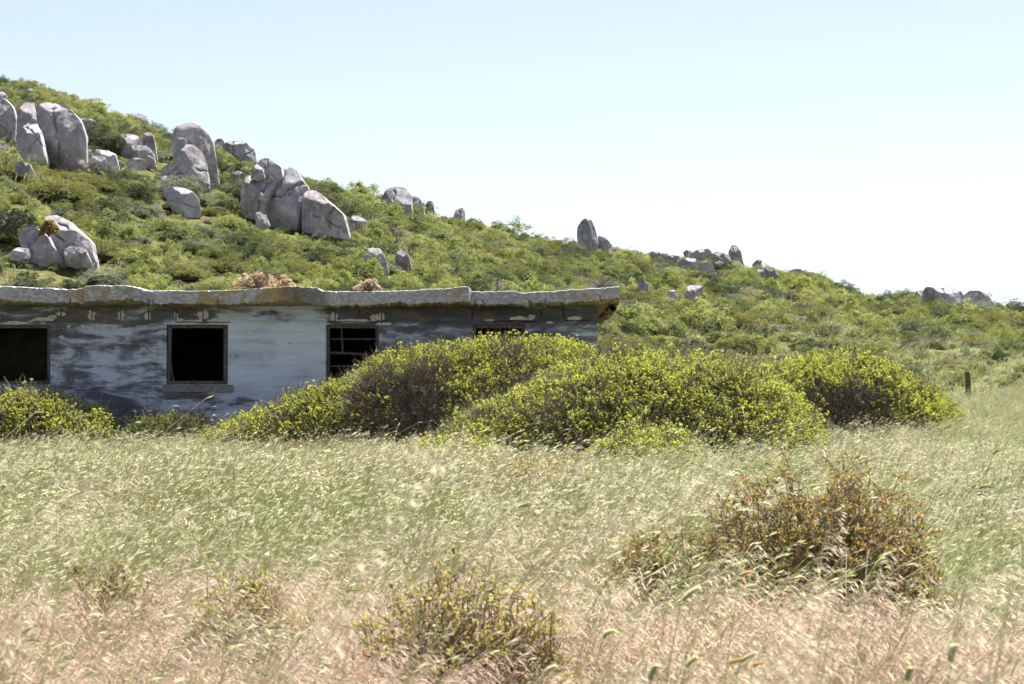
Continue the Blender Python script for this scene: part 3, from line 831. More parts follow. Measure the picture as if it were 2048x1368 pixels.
RIDGE = 'small rounded grey boulder in the jumble of stones along the ridge'
RG = 'jumbled ridge boulders'
B = [
    ('large grey boulder at the edge of the split boulder, its top stepped', [(-60, 200), (0, 192), (13, 199), (25, 212), (31, 238), (28, 262), (10, 268), (-60, 262)], 0),
    ('low grey stone peeking above the large stepped boulder', [(-12, 184), (3, 180), (14, 192), (12, 202), (-12, 202)], 2),
    ('tall rounded slab forming one half of the split boulder', [(33, 274), (33, 225), (43, 201), (56, 194), (68, 196), (66, 212), (62, 228), (72, 250), (84, 280), (92, 302), (70, 300), (40, 285)], .9),
    ('pale triangular slab leaning against the split boulder', [(28, 272), (45, 250), (60, 230), (70, 242), (82, 268), (99, 304), (75, 308), (45, 292)], -.6),
    ('massive leaning boulder with a dark split down its side', [(71, 200), (108, 203), (140, 218), (161, 241), (171, 271), (171, 306), (155, 318), (122, 314), (104, 306), (92, 278), (80, 248), (69, 225)], 0),
    ('rounded stone tucked behind the massive split boulder', [(163, 250), (168, 238), (180, 236), (193, 243), (197, 252), (192, 265), (172, 268)], 1.5),
    ('tiny stone on the shoulder of the massive split boulder', [(158, 240), (162, 233), (169, 236), (170, 246), (163, 250)], 1.0),
    ('squat round grey boulder between bushes beside an upright stone', [(235, 285), (240, 268), (258, 264), (275, 271), (284, 285), (278, 298), (262, 304), (240, 298)], 0),
    ('upright brownish stone standing behind a pale half-dome rock', [(281, 285), (285, 267), (296, 262), (306, 270), (311, 288), (315, 304), (300, 304), (284, 298)], .5),
    ('pale half-dome rock below the upright brownish stone', [(266, 306), (275, 293), (288, 290), (300, 296), (308, 310), (312, 322), (285, 320), (267, 314)], 0),
    ('pale wedge boulder at the foot of the massive split boulder', [(186, 302), (190, 297), (215, 300), (231, 308), (238, 322), (239, 331), (205, 330), (188, 320)], .3),
    ('small pale block in front of the pale wedge boulder', [(177, 322), (185, 312), (205, 311), (212, 320), (211, 331), (180, 331)], -.2),
    ('flat grey stone under the massive split boulder', [(140, 328), (150, 319), (170, 320), (177, 328), (172, 334), (142, 334)], 0),
    ('small dark stone wedged beside the massive split boulder', [(171, 305), (175, 297), (183, 300), (184, 312), (175, 315), (170, 312)], .4),
    ('low flat pale stone below the pale half-dome rock', [(247, 325), (258, 317), (275, 315), (290, 320), (293, 331), (260, 333)], 0),
    ('tall dark humped boulder rising above the pale egg-shaped rock', [(344, 290), (344, 262), (352, 247), (372, 240), (391, 245), (411, 260), (423, 278), (428, 304), (439, 327), (444, 359), (400, 362), (360, 340)], .8),
    ('pale egg-shaped rock leaning on the tall dark humped boulder', [(343, 308), (344, 291), (358, 286), (385, 288), (401, 301), (411, 324), (421, 347), (408, 357), (378, 359), (362, 342), (349, 325)], -.9),
    ('small square stone perched on the pale egg-shaped rock', [(352, 287), (354, 276), (366, 275), (372, 280), (371, 287)], -.6, 59),
    ('rounded stone at the foot of the pale egg-shaped rock', [(320, 342), (330, 329), (345, 326), (358, 332), (368, 347), (350, 352), (325, 352)], 0),
    ('small stone half hidden by a dark bush', [(320, 357), (326, 351), (338, 354), (345, 366), (330, 369)], 0),
    ('low pale whaleback boulder lying alone on the slope', [(322, 379), (335, 373), (360, 372), (382, 381), (395, 395), (403, 412), (375, 417), (345, 402)], 0),
    ('small stone on the skyline next to a domed outcrop', [(428, 284), (432, 277), (442, 276), (449, 282), (446, 290), (432, 292)], 0),
    ('domed grey outcrop on the skyline above the cracked outcrop', [(440, 294), (450, 284), (475, 280), (490, 281), (502, 292), (510, 303), (517, 321), (495, 316), (460, 306)], 0),
    ('small grey dome between the tall humped boulder and the cracked outcrop', [(458, 354), (466, 344), (478, 341), (490, 348), (492, 357), (475, 361), (460, 359)], 0),
    ('big smooth pale slab sloping down beside the orange leaved plant', [(78, 440), (85, 424), (110, 428), (140, 444), (165, 466), (184, 485), (196, 512), (190, 524), (150, 518), (100, 510)], .6),
    ('rough grey ledge under the dark glossy shrub', [(28, 470), (35, 456), (60, 448), (98, 472), (130, 492), (135, 508), (95, 510), (55, 496)], 0),
    ('low pale hump at the toe of the big smooth slab', [(127, 499), (135, 493), (150, 491), (172, 500), (186, 521), (155, 523), (130, 515)], -.3),
    ('small flat stone below the rough grey ledge', [(20, 504), (35, 494), (55, 497), (62, 508), (40, 514), (22, 512)], 0),
    ('narrow pale stone lying below the split boulder', [(23, 324), (40, 321), (60, 330), (72, 342), (60, 348), (35, 340)], 0),
    ('small pale stone beneath the large stepped boulder', [(-14, 292), (0, 285), (15, 287), (23, 297), (15, 305), (-14, 304)], 0),
    ('tiny stone high on the skyline above the split boulder', [(50, 184), (60, 175), (70, 180), (72, 189), (55, 190)], 0),
    ('pale stone at the foot of the cracked outcrop', [(509, 427), (520, 422), (531, 428), (541, 441), (526, 448), (512, 441)], -.7),
    ('low dark stone at the tip of the cracked outcrop', [(697, 441), (705, 430), (720, 433), (735, 443), (732, 454), (715, 457), (700, 452)], 0),
    ('tiny pale stone against the side of the cracked outcrop', [(466, 391), (473, 385), (482, 387), (484, 397), (470, 398)], 0),
    ('rounded grey dome of the pair on the skyline', [(757, 411), (761, 398), (772, 378), (788, 372), (807, 373), (817, 381), (823, 394), (828, 427), (794, 427), (772, 423)], .4),
    ('jointed grey rock leaning on the rounded dome on the skyline', [(799, 421), (802, 398), (810, 387), (821, 391), (835, 391), (843, 399), (848, 414), (851, 432), (827, 430)], -.4),
    ('small rounded stone next to the jointed skyline pair', [(849, 416), (852, 407), (857, 400), (867, 403), (872, 416), (865, 423)], 0),
    ('pointed dark stone like a shark fin on the skyline', [(896, 434), (911, 420), (925, 413), (930, 422), (931, 439), (906, 437)], 0),
    ('pale tent-shaped rock in the scrub above the roof', [(720, 514), (723, 499), (739, 496), (758, 495), (769, 510), (780, 532), (755, 535), (730, 528)], 0),
    ('smaller pale rock next to the tent-shaped rock', [(790, 514), (794, 501), (805, 499), (818, 510), (825, 525), (807, 530), (791, 528)], -1.0),
    ('tall rounded pillar rock standing up from the skyline', [(1154, 469), (1155, 453), (1163, 441), (1172, 435), (1184, 440), (1189, 452), (1194, 469), (1202, 493), (1184, 500), (1158, 492)], 0),
    ('dark leaning slab beside the tall pillar rock', [(1196, 478), (1197, 467), (1201, 465), (1211, 472), (1221, 486), (1227, 503), (1212, 504), (1202, 496)], -.3),
    ('low stone at the foot of the tall pillar rock', [(1136, 484), (1146, 476), (1155, 484), (1152, 494), (1140, 493)], .5),
    ('flat stone past the dark leaning slab', [(1226, 498), (1234, 495), (1246, 499), (1244, 506), (1230, 506)], .5),
    (RIDGE, [(1254, 506), (1262, 501), (1270, 499), (1278, 503), (1276, 511), (1258, 511)], 0),
    (RIDGE, [(1298, 506), (1307, 501), (1322, 505), (1320, 515), (1305, 515)], 0),
    (RIDGE, [(1321, 508), (1330, 503), (1337, 508), (1332, 515), (1323, 515)], 0),
    (RIDGE, [(1327, 517), (1334, 512), (1344, 510), (1360, 512), (1362, 522), (1331, 522)], 0),
    (RIDGE, [(1360, 520), (1375, 515), (1392, 517), (1402, 531), (1385, 533), (1363, 529)], 0),
    (RIDGE, [(1366, 504), (1375, 499), (1384, 502), (1382, 510), (1369, 510)], .6),
    (RIDGE, [(1378, 509), (1396, 498), (1407, 496), (1415, 510), (1408, 518), (1385, 516)], .3),
    (RIDGE, [(1405, 500), (1416, 495), (1424, 503), (1420, 511), (1408, 510)], .8),
    (RIDGE, [(1415, 511), (1433, 503), (1450, 506), (1456, 521), (1433, 524), (1418, 520)], 0),
    (RIDGE, [(1400, 528), (1413, 522), (1426, 527), (1434, 542), (1413, 543), (1402, 538)], 0),
    (RIDGE, [(1423, 528), (1437, 521), (1447, 524), (1451, 538), (1433, 539)], .3),
    (RIDGE, [(1447, 510), (1452, 506), (1460, 513), (1472, 536), (1456, 534)], 0),
    ('upright dark stone rising above the jumble on the ridge', [(1457, 505), (1462, 491), (1472, 489), (1481, 498), (1484, 510), (1491, 524), (1476, 528), (1464, 523)], 0),
    ('small tilted stone poised on the ridge crest', [(1504, 529), (1515, 518), (1524, 518), (1524, 530), (1512, 535)], 0),
    ('narrow stone paired with a larger rounded rock below the tilted stone', [(1511, 551), (1515, 537), (1527, 537), (1531, 553), (1520, 556)], .2),
    ('larger rounded rock of the pair below the tilted stone', [(1528, 540), (1536, 532), (1546, 535), (1558, 551), (1561, 565), (1536, 560)], 0),
    ('solitary grey stone in the scrub just past the roof corner', [(1274, 563), (1280, 558), (1286, 557), (1296, 568), (1302, 584), (1284, 580)], 0),
    ('small low stone left of the pale jagged rock', [(1334, 587), (1340, 581), (1348, 579), (1356, 585), (1356, 593), (1338, 593)], 0),
    ('pale jagged rock lying in the scrub beyond the roof corner', [(1366, 592), (1375, 573), (1387, 566), (1406, 571), (1406, 584), (1388, 596), (1372, 602)], 0),
    ('flat dark stone on the skyline at the hill end', [(1576, 543), (1590, 537), (1605, 538), (1607, 546), (1580, 547)], 0),
    ('round stone beside the flat dark skyline stone', [(1603, 546), (1606, 541), (1611, 538), (1618, 543), (1619, 551), (1607, 551)], 0),
    ('large flat-topped boulder on the low end of the hill', [(1847, 590), (1853, 573), (1885, 575), (1911, 573), (1926, 582), (1934, 612), (1905, 614), (1857, 608)], 0),
    ('small stone leaning at the flat-topped boulder', [(1830, 584), (1838, 580), (1850, 591), (1848, 597), (1835, 594)], -.3),
    ('sloping rounded boulder next to the flat-topped boulder', [(1930, 590), (1943, 580), (1961, 581), (1978, 591), (2002, 615), (1961, 619), (1935, 608)], .3),
    ('small block between the flat-topped and the sloping boulder', [(1931, 600), (1936, 596), (1944, 598), (1946, 612), (1934, 613)], -.5),
]
SHORT = {}
for row in B:                                       # a boulder's label up to its first joining word, to name plants beside it
    cut = row[0]
    for wd in (' at ', ' forming', ' leaning', ' with ', ' tucked', ' on ', ' between', ' standing', ' below', ' under', ' wedged', ' rising', ' perched', ' half ', ' lying', ' above', ' sloping', ' beneath', ' against', ' of ', ' like', ' in ', ' next', ' beside', ' past', ' poised', ' paired', ' left ', ' behind', ' peeking'):
        cut = cut.split(wd)[0]
    SHORT[row[0]] = 'the ' + cut
for i, row in enumerate(B):
    lab, pix, dd = row[:3]
    wpx = max(p[0] for p in pix) - min(p[0] for p in pix)
    o = boulder('boulder', pix, 20 + i, dd, small=wpx < 30, y=hit(380, 358) if len(row) > 3 else None)
    tag(o, lab, 'boulder', RG if lab == RIDGE else None)

oc_y = hit(590, 452)
oc = empty('rock_outcrop', (at(590, 452, oc_y)[0], oc_y, at(590, 452, oc_y)[2]))
tag(oc, 'large cracked granite outcrop of several fitted blocks with a sloping slab', 'rock outcrop')
for i, (pix, dd) in enumerate([
    ([(481, 385), (485, 365), (496, 350), (518, 347), (546, 350), (551, 365), (541, 387), (530, 409), (518, 426), (501, 420), (482, 414)], -.3),
    ([(501, 348), (507, 334), (513, 326), (526, 338), (530, 350), (518, 356), (505, 354)], -.5),
    ([(510, 335), (520, 318), (534, 314), (546, 321), (564, 332), (568, 344), (554, 360), (537, 360), (520, 352)], .3),
    ([(566, 346), (580, 336), (597, 343), (605, 359), (618, 375), (612, 400), (602, 440), (570, 445), (540, 440), (522, 426), (538, 392), (552, 359)], .4),
    ([(611, 378), (627, 376), (646, 392), (673, 414), (690, 430), (702, 460), (660, 461), (632, 456), (603, 442), (602, 398)], -.1)]):
    o = boulder('rock_block', pix, 300 + i, dd, y=oc_y, parent=oc, sink=.10, flat=1.25)

# ------------------------------------------------------------------ plants: source pieces
def shrub_mesh(name, seed, nclump, per, leafL, leafW, clump_r, flat, mats, squash=.75, stems=14, core=.8, irregular=.25):
    rng = np.random.default_rng(seed)
    m = MB()
    # uneven dome of leaf clumps, radius about 1
    az = rng.uniform(0, 2 * math.pi, nclump); el = np.arcsin(rng.uniform(-.05, 1, nclump) ** flat)
    lob = 1 + irregular * np.sin(az * 2 + rng.uniform(0, 6)) * .5 + irregular * np.sin(az * 3 + rng.uniform(0, 6)) * .5
    rad = rng.uniform(.45, 1.0, nclump) ** .45 * lob * rng.uniform(.82, 1.08, nclump)
    C = np.stack([np.cos(az) * np.cos(el), np.sin(az) * np.cos(el), np.sin(el) * squash], 1) * rad[:, None]
    C[:, 2] = np.maximum(C[:, 2], .06)
    cr = clump_r * rng.uniform(.6, 1.35, nclump)
    n = nclump * per
    ci = np.repeat(np.arange(nclump), per)
    d = rdir(n, rng); d[:, 2] = np.abs(d[:, 2]) * 1.0 - .25
    d = norm(d + .35 * norm(C)[ci])
    P = C[ci] + d * (cr[ci] * rng.uniform(.25, 1, n) ** .6)[:, None]
    L = leafL * rng.uniform(.6, 1.35, n)
    on = norm(d * .8 + norm(C)[ci] * .7 + rdir(n, rng) * .35)
    tg = norm(np.cross(on, rdir(n, rng))) + on * .45
    m.leaves(P, tg, np.cross(on, tg), L, L * leafW, 0)
    # dark dome added inside to block light; its colour stands for inner shade
    a8 = np.arange(10) * math.pi / 5
    rg = []
    for fr_, hh in ((.80, -.1), (.86, .15), (.76, .42), (.46, .66), (.03, .76)):
        rg.append(np.stack([np.cos(a8) * fr_ * core, np.sin(a8) * fr_ * core, np.full(10, hh * squash * core * 1.12)], 1) * (1 + .07 * rng.normal(size=(10, 1))))
    rg = np.stack(rg); q0 = np.arange(50).reshape(5, 10); q1 = np.roll(q0, -1, 1)
    m.add(rg, np.stack([q0[:-1], q1[:-1], q1[1:], q0[1:]], -1), 2)
    k = stems
    if k:
        t = np.linspace(0, 1, 4)[None, :, None]
        e = C[rng.integers(0, nclump, k)][:, None, :]
        p = e * t + np.array([0, 0, -.05]) + rng.normal(size=(k, 4, 3)) * .04 * t
        m.tubes(p, np.linspace(.02, .006, 4)[None] * np.ones((k, 1)), 3, 1)
    return m.mesh(name, mats)


KINDS = {
    'bright': dict(n=66, per=60, L=.085, W=.55, cr=.25, flat=.9, mat='leaf_bright', sq=.84),
    'dark': dict(n=85, per=56, L=.060, W=.45, cr=.20, flat=.8, mat='leaf_dark', sq=.80),
    'olive': dict(n=110, per=34, L=.062, W=.4, cr=.14, flat=.75, mat='leaf_olive', sq=.66),
    'silver': dict(n=60, per=54, L=.065, W=.35, cr=.20, flat=.8, mat='leaf_silver', sq=.75),
    'mid': dict(n=62, per=58, L=.072, W=.5, cr=.23, flat=.85, mat='leaf_mid', sq=.8),
    'dry': dict(n=50, per=26, L=.085, W=.22, cr=.24, flat=.85, mat='leaf_dry', sq=.65),
}
SHM = {}
for ki, (kn, kd) in enumerate(KINDS.items()):
    SHM[kn] = [shrub_mesh('hillside_shrub', 40 + ki * 5 + v, kd['n'], kd['per'], kd['L'], kd['W'], kd['cr'], kd['flat'], [M[kd['mat']], M['twig'], M['core_shade' if kn != 'dry' else 'core']], kd['sq'], stems=40 if kn == 'dry' else 10, core=.66 if kn == 'bright' else .8) for v in range(3)]


def spike(mb, base, d, L, r, m, rng, per=18):
    """soft cylindrical seed heads of many small bristly scales, drooping with the wind"""
    n = len(base)
    k = n * per
    ii = np.repeat(np.arange(n), per)
    t = np.tile(np.linspace(0, .92, per), n)
    droop = rng.uniform(.1, .6, n)
    ax = d[ii]
    ref = np.tile(np.array([0.0, 1.0, .3]), (k, 1))
    u = norm(np.cross(ax, ref)); w = np.cross(ax, u)
    a = np.tile(np.arange(per) * 2.4, n)
    rad = u * np.cos(a)[:, None] + w * np.sin(a)[:, None]
    prof = np.sin(np.clip(t * .9 + .12, 0, 1) * math.pi) ** .5
    p = base[ii] + ax * (t * L[ii])[:, None] + (droop[ii] * t ** 2 * L[ii])[:, None] * np.array([.5, 0, -1.0]) + rad * (r[ii] * prof * .35)[:, None]
    tn = norm(ax + rad * .55 + np.array([.5, 0, -1.0]) * (droop[ii] * t)[:, None])
    side = np.cross(tn, rad)
    mb.leaves(p, tn, side, L[ii] * .26, r[ii] * 1.7, m, .1)


WIND = np.array([1.0, -.15, 0])


def grass_mesh(name, seed, blades, stems, H, head, mats, spread=.16, bw=.005, lean=.27):
    """tuft: leaf blades (slot 0), stems (slot 1) and seed heads (slot 2)"""
    rng = np.random.default_rng(seed)
    m = MB()
    t = np.linspace(0, 1, 5)
    if blades:
        n = blades
        b = np.concatenate([rng.normal(size=(n, 2)) * spread, np.full((n, 1), -.03)], 1)
        h = H * rng.uniform(.35, .85, n)
        out = np.concatenate([rng.normal(size=(n, 2)) * .35, np.zeros((n, 1))], 1) + WIND * lean * .7
        p = b[:, None] + np.array([0, 0, 1.]) * (h[:, None] * (t - .28 * t ** 3))[..., None] + out[:, None] * (h[:, None] * t ** 2)[..., None]
        sd_ = np.concatenate([rng.normal(size=(n, 2)), np.zeros((n, 1))], 1)
        m.ribbons(p, sd_, bw * rng.uniform(.7, 1.4, n)[:, None] * np.array([1, 1, .85, .55, .08])[None], 0)
    if stems:
        n = stems
        b = np.concatenate([rng.normal(size=(n, 2)) * spread, np.full((n, 1), -.03)], 1)
        h = H * rng.uniform(.65, 1.2, n)
        out = np.concatenate([rng.normal(size=(n, 2)) * .12, np.zeros((n, 1))], 1) + WIND * lean * rng.uniform(.6, 1.9, n)[:, None]
        p = b[:, None] + np.array([0, 0, 1.]) * (h[:, None] * (t - .1 * t ** 3))[..., None] + out[:, None] * (h[:, None] * t ** 2)[..., None]
        m.tubes(p, .0013 * np.ones((n, 5)), 3, 1)
        tip = p[:, -1]; d = norm(p[:, -1] - p[:, -2])
        if head == 'tube':
            L = rng.uniform(.04, .075, n); tq = np.linspace(0, 1, 6)
            dh = norm(d + WIND * rng.uniform(.1, 1.0, n)[:, None])
            pc = tip[:, None] + dh[:, None] * (tq[None, :, None] * L[:, None, None]) + (rng.uniform(0, .7, n)[:, None] * tq[None] ** 2 * L[:, None])[..., None] * np.array([.4, 0, -1.0])
            m.tubes(pc, np.array([.5, 1, 1.05, 1, .8, .15])[None] * (L * .045 + .0022)[:, None], 5, 2)
        elif head == 'plume':
            # narrow feathery heads trailing down the wind
            L = rng.uniform(.032, .075, n)
            dh = norm(d + WIND * rng.uniform(.3, 1.1, n)[:, None])
            for q_ in range(4):
                a_ = rng.uniform(0, .45, n)
                bs = tip + dh * (L * a_ - .01)[:, None]
                dd2 = norm(dh + rng.normal(size=(n, 3)) * .16 + np.array([.15, 0, -.35]) * a_[:, None] * 2)
                m.leaves(bs, dd2, rdir(n, rng), L * rng.uniform(.45, .75, n), rng.uniform(.0026, .005, n), 2, .12)
        elif head == 'spike':
            L = rng.uniform(.022, .058, n); spike(m, tip, norm(d + WIND * rng.uniform(.1, 1.2, n)[:, None] - np.array([0, 0, .15])), L, L * .05 + .0028, 2, rng, 12)
        else:
            # drooping panicle of narrow spikelets
            per = 12 if head == 'brome' else 16
            ci = np.repeat(np.arange(n), per); k = n * per
            s = np.tile(np.linspace(-.32, .02, per), n)
            base = tip[ci] + d[ci] * (s * (.5 if head == 'brome' else .8))[:, None] * .6
            dd_ = WIND * rng.uniform(.6, 1.4, k)[:, None] + rng.normal(size=(k, 3)) * .2 - np.array([0, 0, .3])
            L = rng.uniform(.018, .04, k) if head == 'brome' else rng.uniform(.018, .028, k)
            st = norm(dd_ + np.array([0, 0, .35])) * (L * (1.2 if head == 'brome' else 1.8))[:, None]
            ends = base + st
            m.ribbons(np.stack([base, ends], 1), rdir(k, rng), .0012, 1)
            m.leaves(ends, norm(dd_ - np.array([0, 0, .5])), rdir(k, rng), L, L * (.13 if head == 'brome' else .30), 2, .15)
    return m.mesh(name, mats)


def srcobj(me):
    return bpy.data.objects.new(me.name, me)


GR = []
GK = {}
def addk(key, n, **kw):
    GK[key] = []
    for v in range(n):
        GK[key].append(len(GR)); GR.append(srcobj(grass_mesh('grass_tuft', 500 + len(GR), **kw)))
addk('green', 4, blades=20, stems=9, H=.52, head='plume', mats=[M['g_green'], M['g_green'], M['g_head']], bw=.0042)
addk('straw', 4, blades=12, stems=12, H=.56, head='plume', mats=[M['g_straw'], M['g_straw'], M['g_pale']], bw=.004, lean=.32)
addk('pink', 4, blades=18, stems=11, H=.44, head='brome', mats=[M['g_green'], M['g_pink'], M['g_pink']], bw=.005, lean=.36)
addk('oat', 3, blades=8, stems=4, H=.66, head='oat', mats=[M['g_green'], M['g_straw'], M['g_white']])
addk('lush', 3, blades=40, stems=4, H=.46, head='plume', mats=[M['g_lush'], M['g_lush'], M['g_head']], bw=.0075)
addk('pale', 3, blades=8, stems=12, H=.52, head='brome', mats=[M['g_straw'], M['g_straw'], M['g_white']], lean=.38)
addk('headed', 3, blades=14, stems=5, H=.54, head='tube', mats=[M['g_green'], M['g_green'], M['g_headdark']])

addk('tall', 3, blades=4, stems=7, H=.80, head='plume', mats=[M['g_green'], M['g_straw'], M['g_pale']], lean=.3, spread=.2)

# field of grass
def field_points():
    P = []; K = []; S = []
    rng = np.random.default_rng(77)
    for y0, y1, dens in ((3.5, 8, 46), (8, 14, 66), (14, 22, 60), (22, 30, 46), (30, 40, 36), (40, 62, 22)):
        half = y1 * 1024 / F * 1.22 + .8
        n = int(2 * half * (y1 - y0) * dens)
        x = rng.uniform(-half, half, n); y = rng.uniform(y0, y1, n)
        keep = np.abs(x) < y * 1024 / F * 1.2 + .8
        px = 1024 + F * x / y
        keep &= ~((y > 39.2) & (px < 1250))
        lim = np.interp(px, [1200, 1500, 1800, 2100, 2500], [44, 47, 53, 60, 62])
        keep &= y < lim + (fbm(x * .5, y * .5, 4) - .5) * 5
        keep &= rng.uniform(size=n) < .35 + 1.15 * fbm(x * 1.6, y * 1.1, 66)
        x, y, px = x[keep], y[keep], px[keep]; n = len(x)
        v = HOR + (CAMZ - .3 - terrain(x, y)) * F / y
        a = fbm(x * .55, y * .35, 21); b = fbm(x * .8 + 9, y * .5, 31); c = fbm(x * 1.7, y * 1.2, 41)
        pinkw = sstep(1120, 1330, v + (a - .5) * 300)
        wts = np.stack([1.25 * (1 - pinkw) * np.exp((b - .5) * 6) + .34,
                        .7 * (1 - pinkw) * np.exp((a - .5) * 6) + .12,
                        2.4 * pinkw * (.3 + a),
                        .012 + .07 * (c > .64) + 0 * a,
                        .09 + .55 * sstep(.55, .66, b) + 1.4 * np.exp(-((px - 1600) / 190) ** 2 - ((y - 36) / 4) ** 2),
                        .08 + .7 * sstep(.52, .66, fbm(x * .9 + 3, y * .5, 44))], 1)
        wts = np.concatenate([wts, (.06 + .16 * sstep(.45, .65, c) * (1 - pinkw))[:, None]], 1)
        wts = np.concatenate([wts, np.full((n, 1), .09)], 1)
        wts[:, 3] += .9 * np.exp(-((px - 100) / 190) ** 2 - ((y - 37.3) / 1.2) ** 2)
        yf = np.interp(px, [0, 330, 400, 780, 850, 1600, 1680, 1900, 2000], [37.6, 37.4, 35.2, 35.2, 31.2, 31.4, 38.8, 39.2, 50])
        hem = np.exp(-((y - yf) / 1.1) ** 2)
        wts[:, 3] += .35 * hem * (c > .5); wts[:, 6] += .6 * hem; wts[:, 4] += .5 * hem
        wts /= wts.sum(1, keepdims=True)
        cum = wts.cumsum(1); kk = (rng.uniform(size=(n, 1)) > cum).sum(1)
        keys = ['green', 'straw', 'pink', 'oat', 'lush', 'pale', 'headed', 'tall']
        ids = np.array([GK[keys[min(q, 7)]][rng.integers(0, len(GK[keys[min(q, 7)]]))] for q in kk])
        sc = rng.uniform(.7, 1.25, n) * (.55 + .95 * fbm(x * 1.1, y * .8, 51))
        sc *= (1 - .25 * hem) * (1 + .22 * (rng.uniform(size=n) < .08))
        sc *= np.where(y < 8, .85, 1.0) * (1 - .26 * sstep(22, 32, y))
        P.append(np.stack([x, y, terrain(x, y)], 1)); K.append(ids); S.append(sc)
    return np.concatenate(P), np.concatenate(K), np.concatenate(S)


fp, fk, fs = field_points()
# keep the footprint of the near shrubs open
SHR = [(1640, 1205, 'red'), (1305, 1165, 'red2'), (930, 1325, 'low'), (225, 1215, 'low2'), (500, 1240, 'low3'), (1065, 975, 'brown')]
rot = np.stack([RNG.normal(size=len(fp)) * .08, RNG.normal(size=len(fp)) * .08, RNG.normal(size=len(fp)) * .6], 1)


def ground_at(u, v):
    """where the line of sight through a pixel meets the field"""
    ys = np.arange(5, 60, .05)
    d = at(u, v, 1.0) - np.array([0, 0, CAMZ])
    k = np.nonzero(terrain(d[0] * ys, ys) + .38 >= CAMZ + d[2] * ys)[0]
    y = ys[k[0]]
    return np.array([d[0] * y, y, float(terrain(d[0] * y, y))])


keep = np.ones(len(fp), bool)
for (u, v, k_), rad in zip(SHR, (.6, .36, .55, .28, .32, .5)):
    c = ground_at(u, v)
    dist = np.hypot(fp[:, 0] - c[0], fp[:, 1] - c[1])
    keep &= (dist > rad) | (RNG.uniform(size=len(fp)) < .25)
scatter('meadow_grass', fp[keep], rot[keep], fs[keep], fk[keep], GR)
tag(bpy.data.objects['meadow_grass'], 'tall seeding grass in green, straw and pink filling the field', 'grass', kind='stuff')

# ------------------------------------------------------------------ large bushes in front of the building
def sprig(seed, mats, nl=40, H=.24, leaf=.027, tip=True):
    rng = np.random.default_rng(seed)
    m = MB()
    t = np.linspace(0, 1, 3)[None, :, None]
    nb = 4
    tips = np.concatenate([rng.normal(size=(nb, 2)) * .055, H * rng.uniform(.6, 1.1, (nb, 1))], 1)
    p = tips[:, None] * t
    m.tubes(p, np.array([[.004, .003, .002]]) * np.ones((nb, 1)), 3, 2)
    bi = rng.integers(0, nb, nl); s = rng.uniform(.25, 1, nl)
    P = tips[bi] * s[:, None]
    d = rdir(nl, rng) + np.array([0, 0, .5])
    L = leaf * rng.uniform(.7, 1.2, nl)
    young = s > .72
    m.leaves(P[~young], d[~young], rdir((~young).sum(), rng), L[~young], L[~young] * .62, 0)
    k = 7 * nb
    bi = np.repeat(np.arange(nb), 7)
    d = rdir(k, rng) * .8 + np.array([0, 0, .8])
    m.leaves(tips[bi] - np.array([0, 0, .01]), d, rdir(k, rng), leaf * .95, leaf * .66, 1)
    if young.any(): m.leaves(P[young], d[:1] + rdir(young.sum(), rng), rdir(young.sum(), rng), L[young], L[young] * .62, 1)
    return srcobj(m.mesh('sprig', mats))


def twigpiece(seed, mat, H=.34, n=9):
    rng = np.random.default_rng(seed); m = MB()
    t = np.linspace(0, 1, 5)[None, :, None]
    tips = np.concatenate([rng.normal(size=(n, 2)) * .12, H * rng.uniform(.4, 1.1, (n, 1))], 1)
    p = tips[:, None] * t + rng.normal(size=(n, 5, 3)) * .018 * t
    m.tubes(p, np.array([[.006, .005, .004, .003, .0015]]) * np.ones((n, 1)), 3)
    e = p[:, rng.integers(2, 4)]
    q = e[:, None] + (rdir(n, rng) * .12 + np.array([0, 0, .06]))[:, None] * np.linspace(0, 1, 3)[None, :, None]
    m.tubes(q, np.array([[.003, .0025, .0012]]) * np.ones((n, 1)), 3)
    return srcobj(m.mesh('twig', mat))


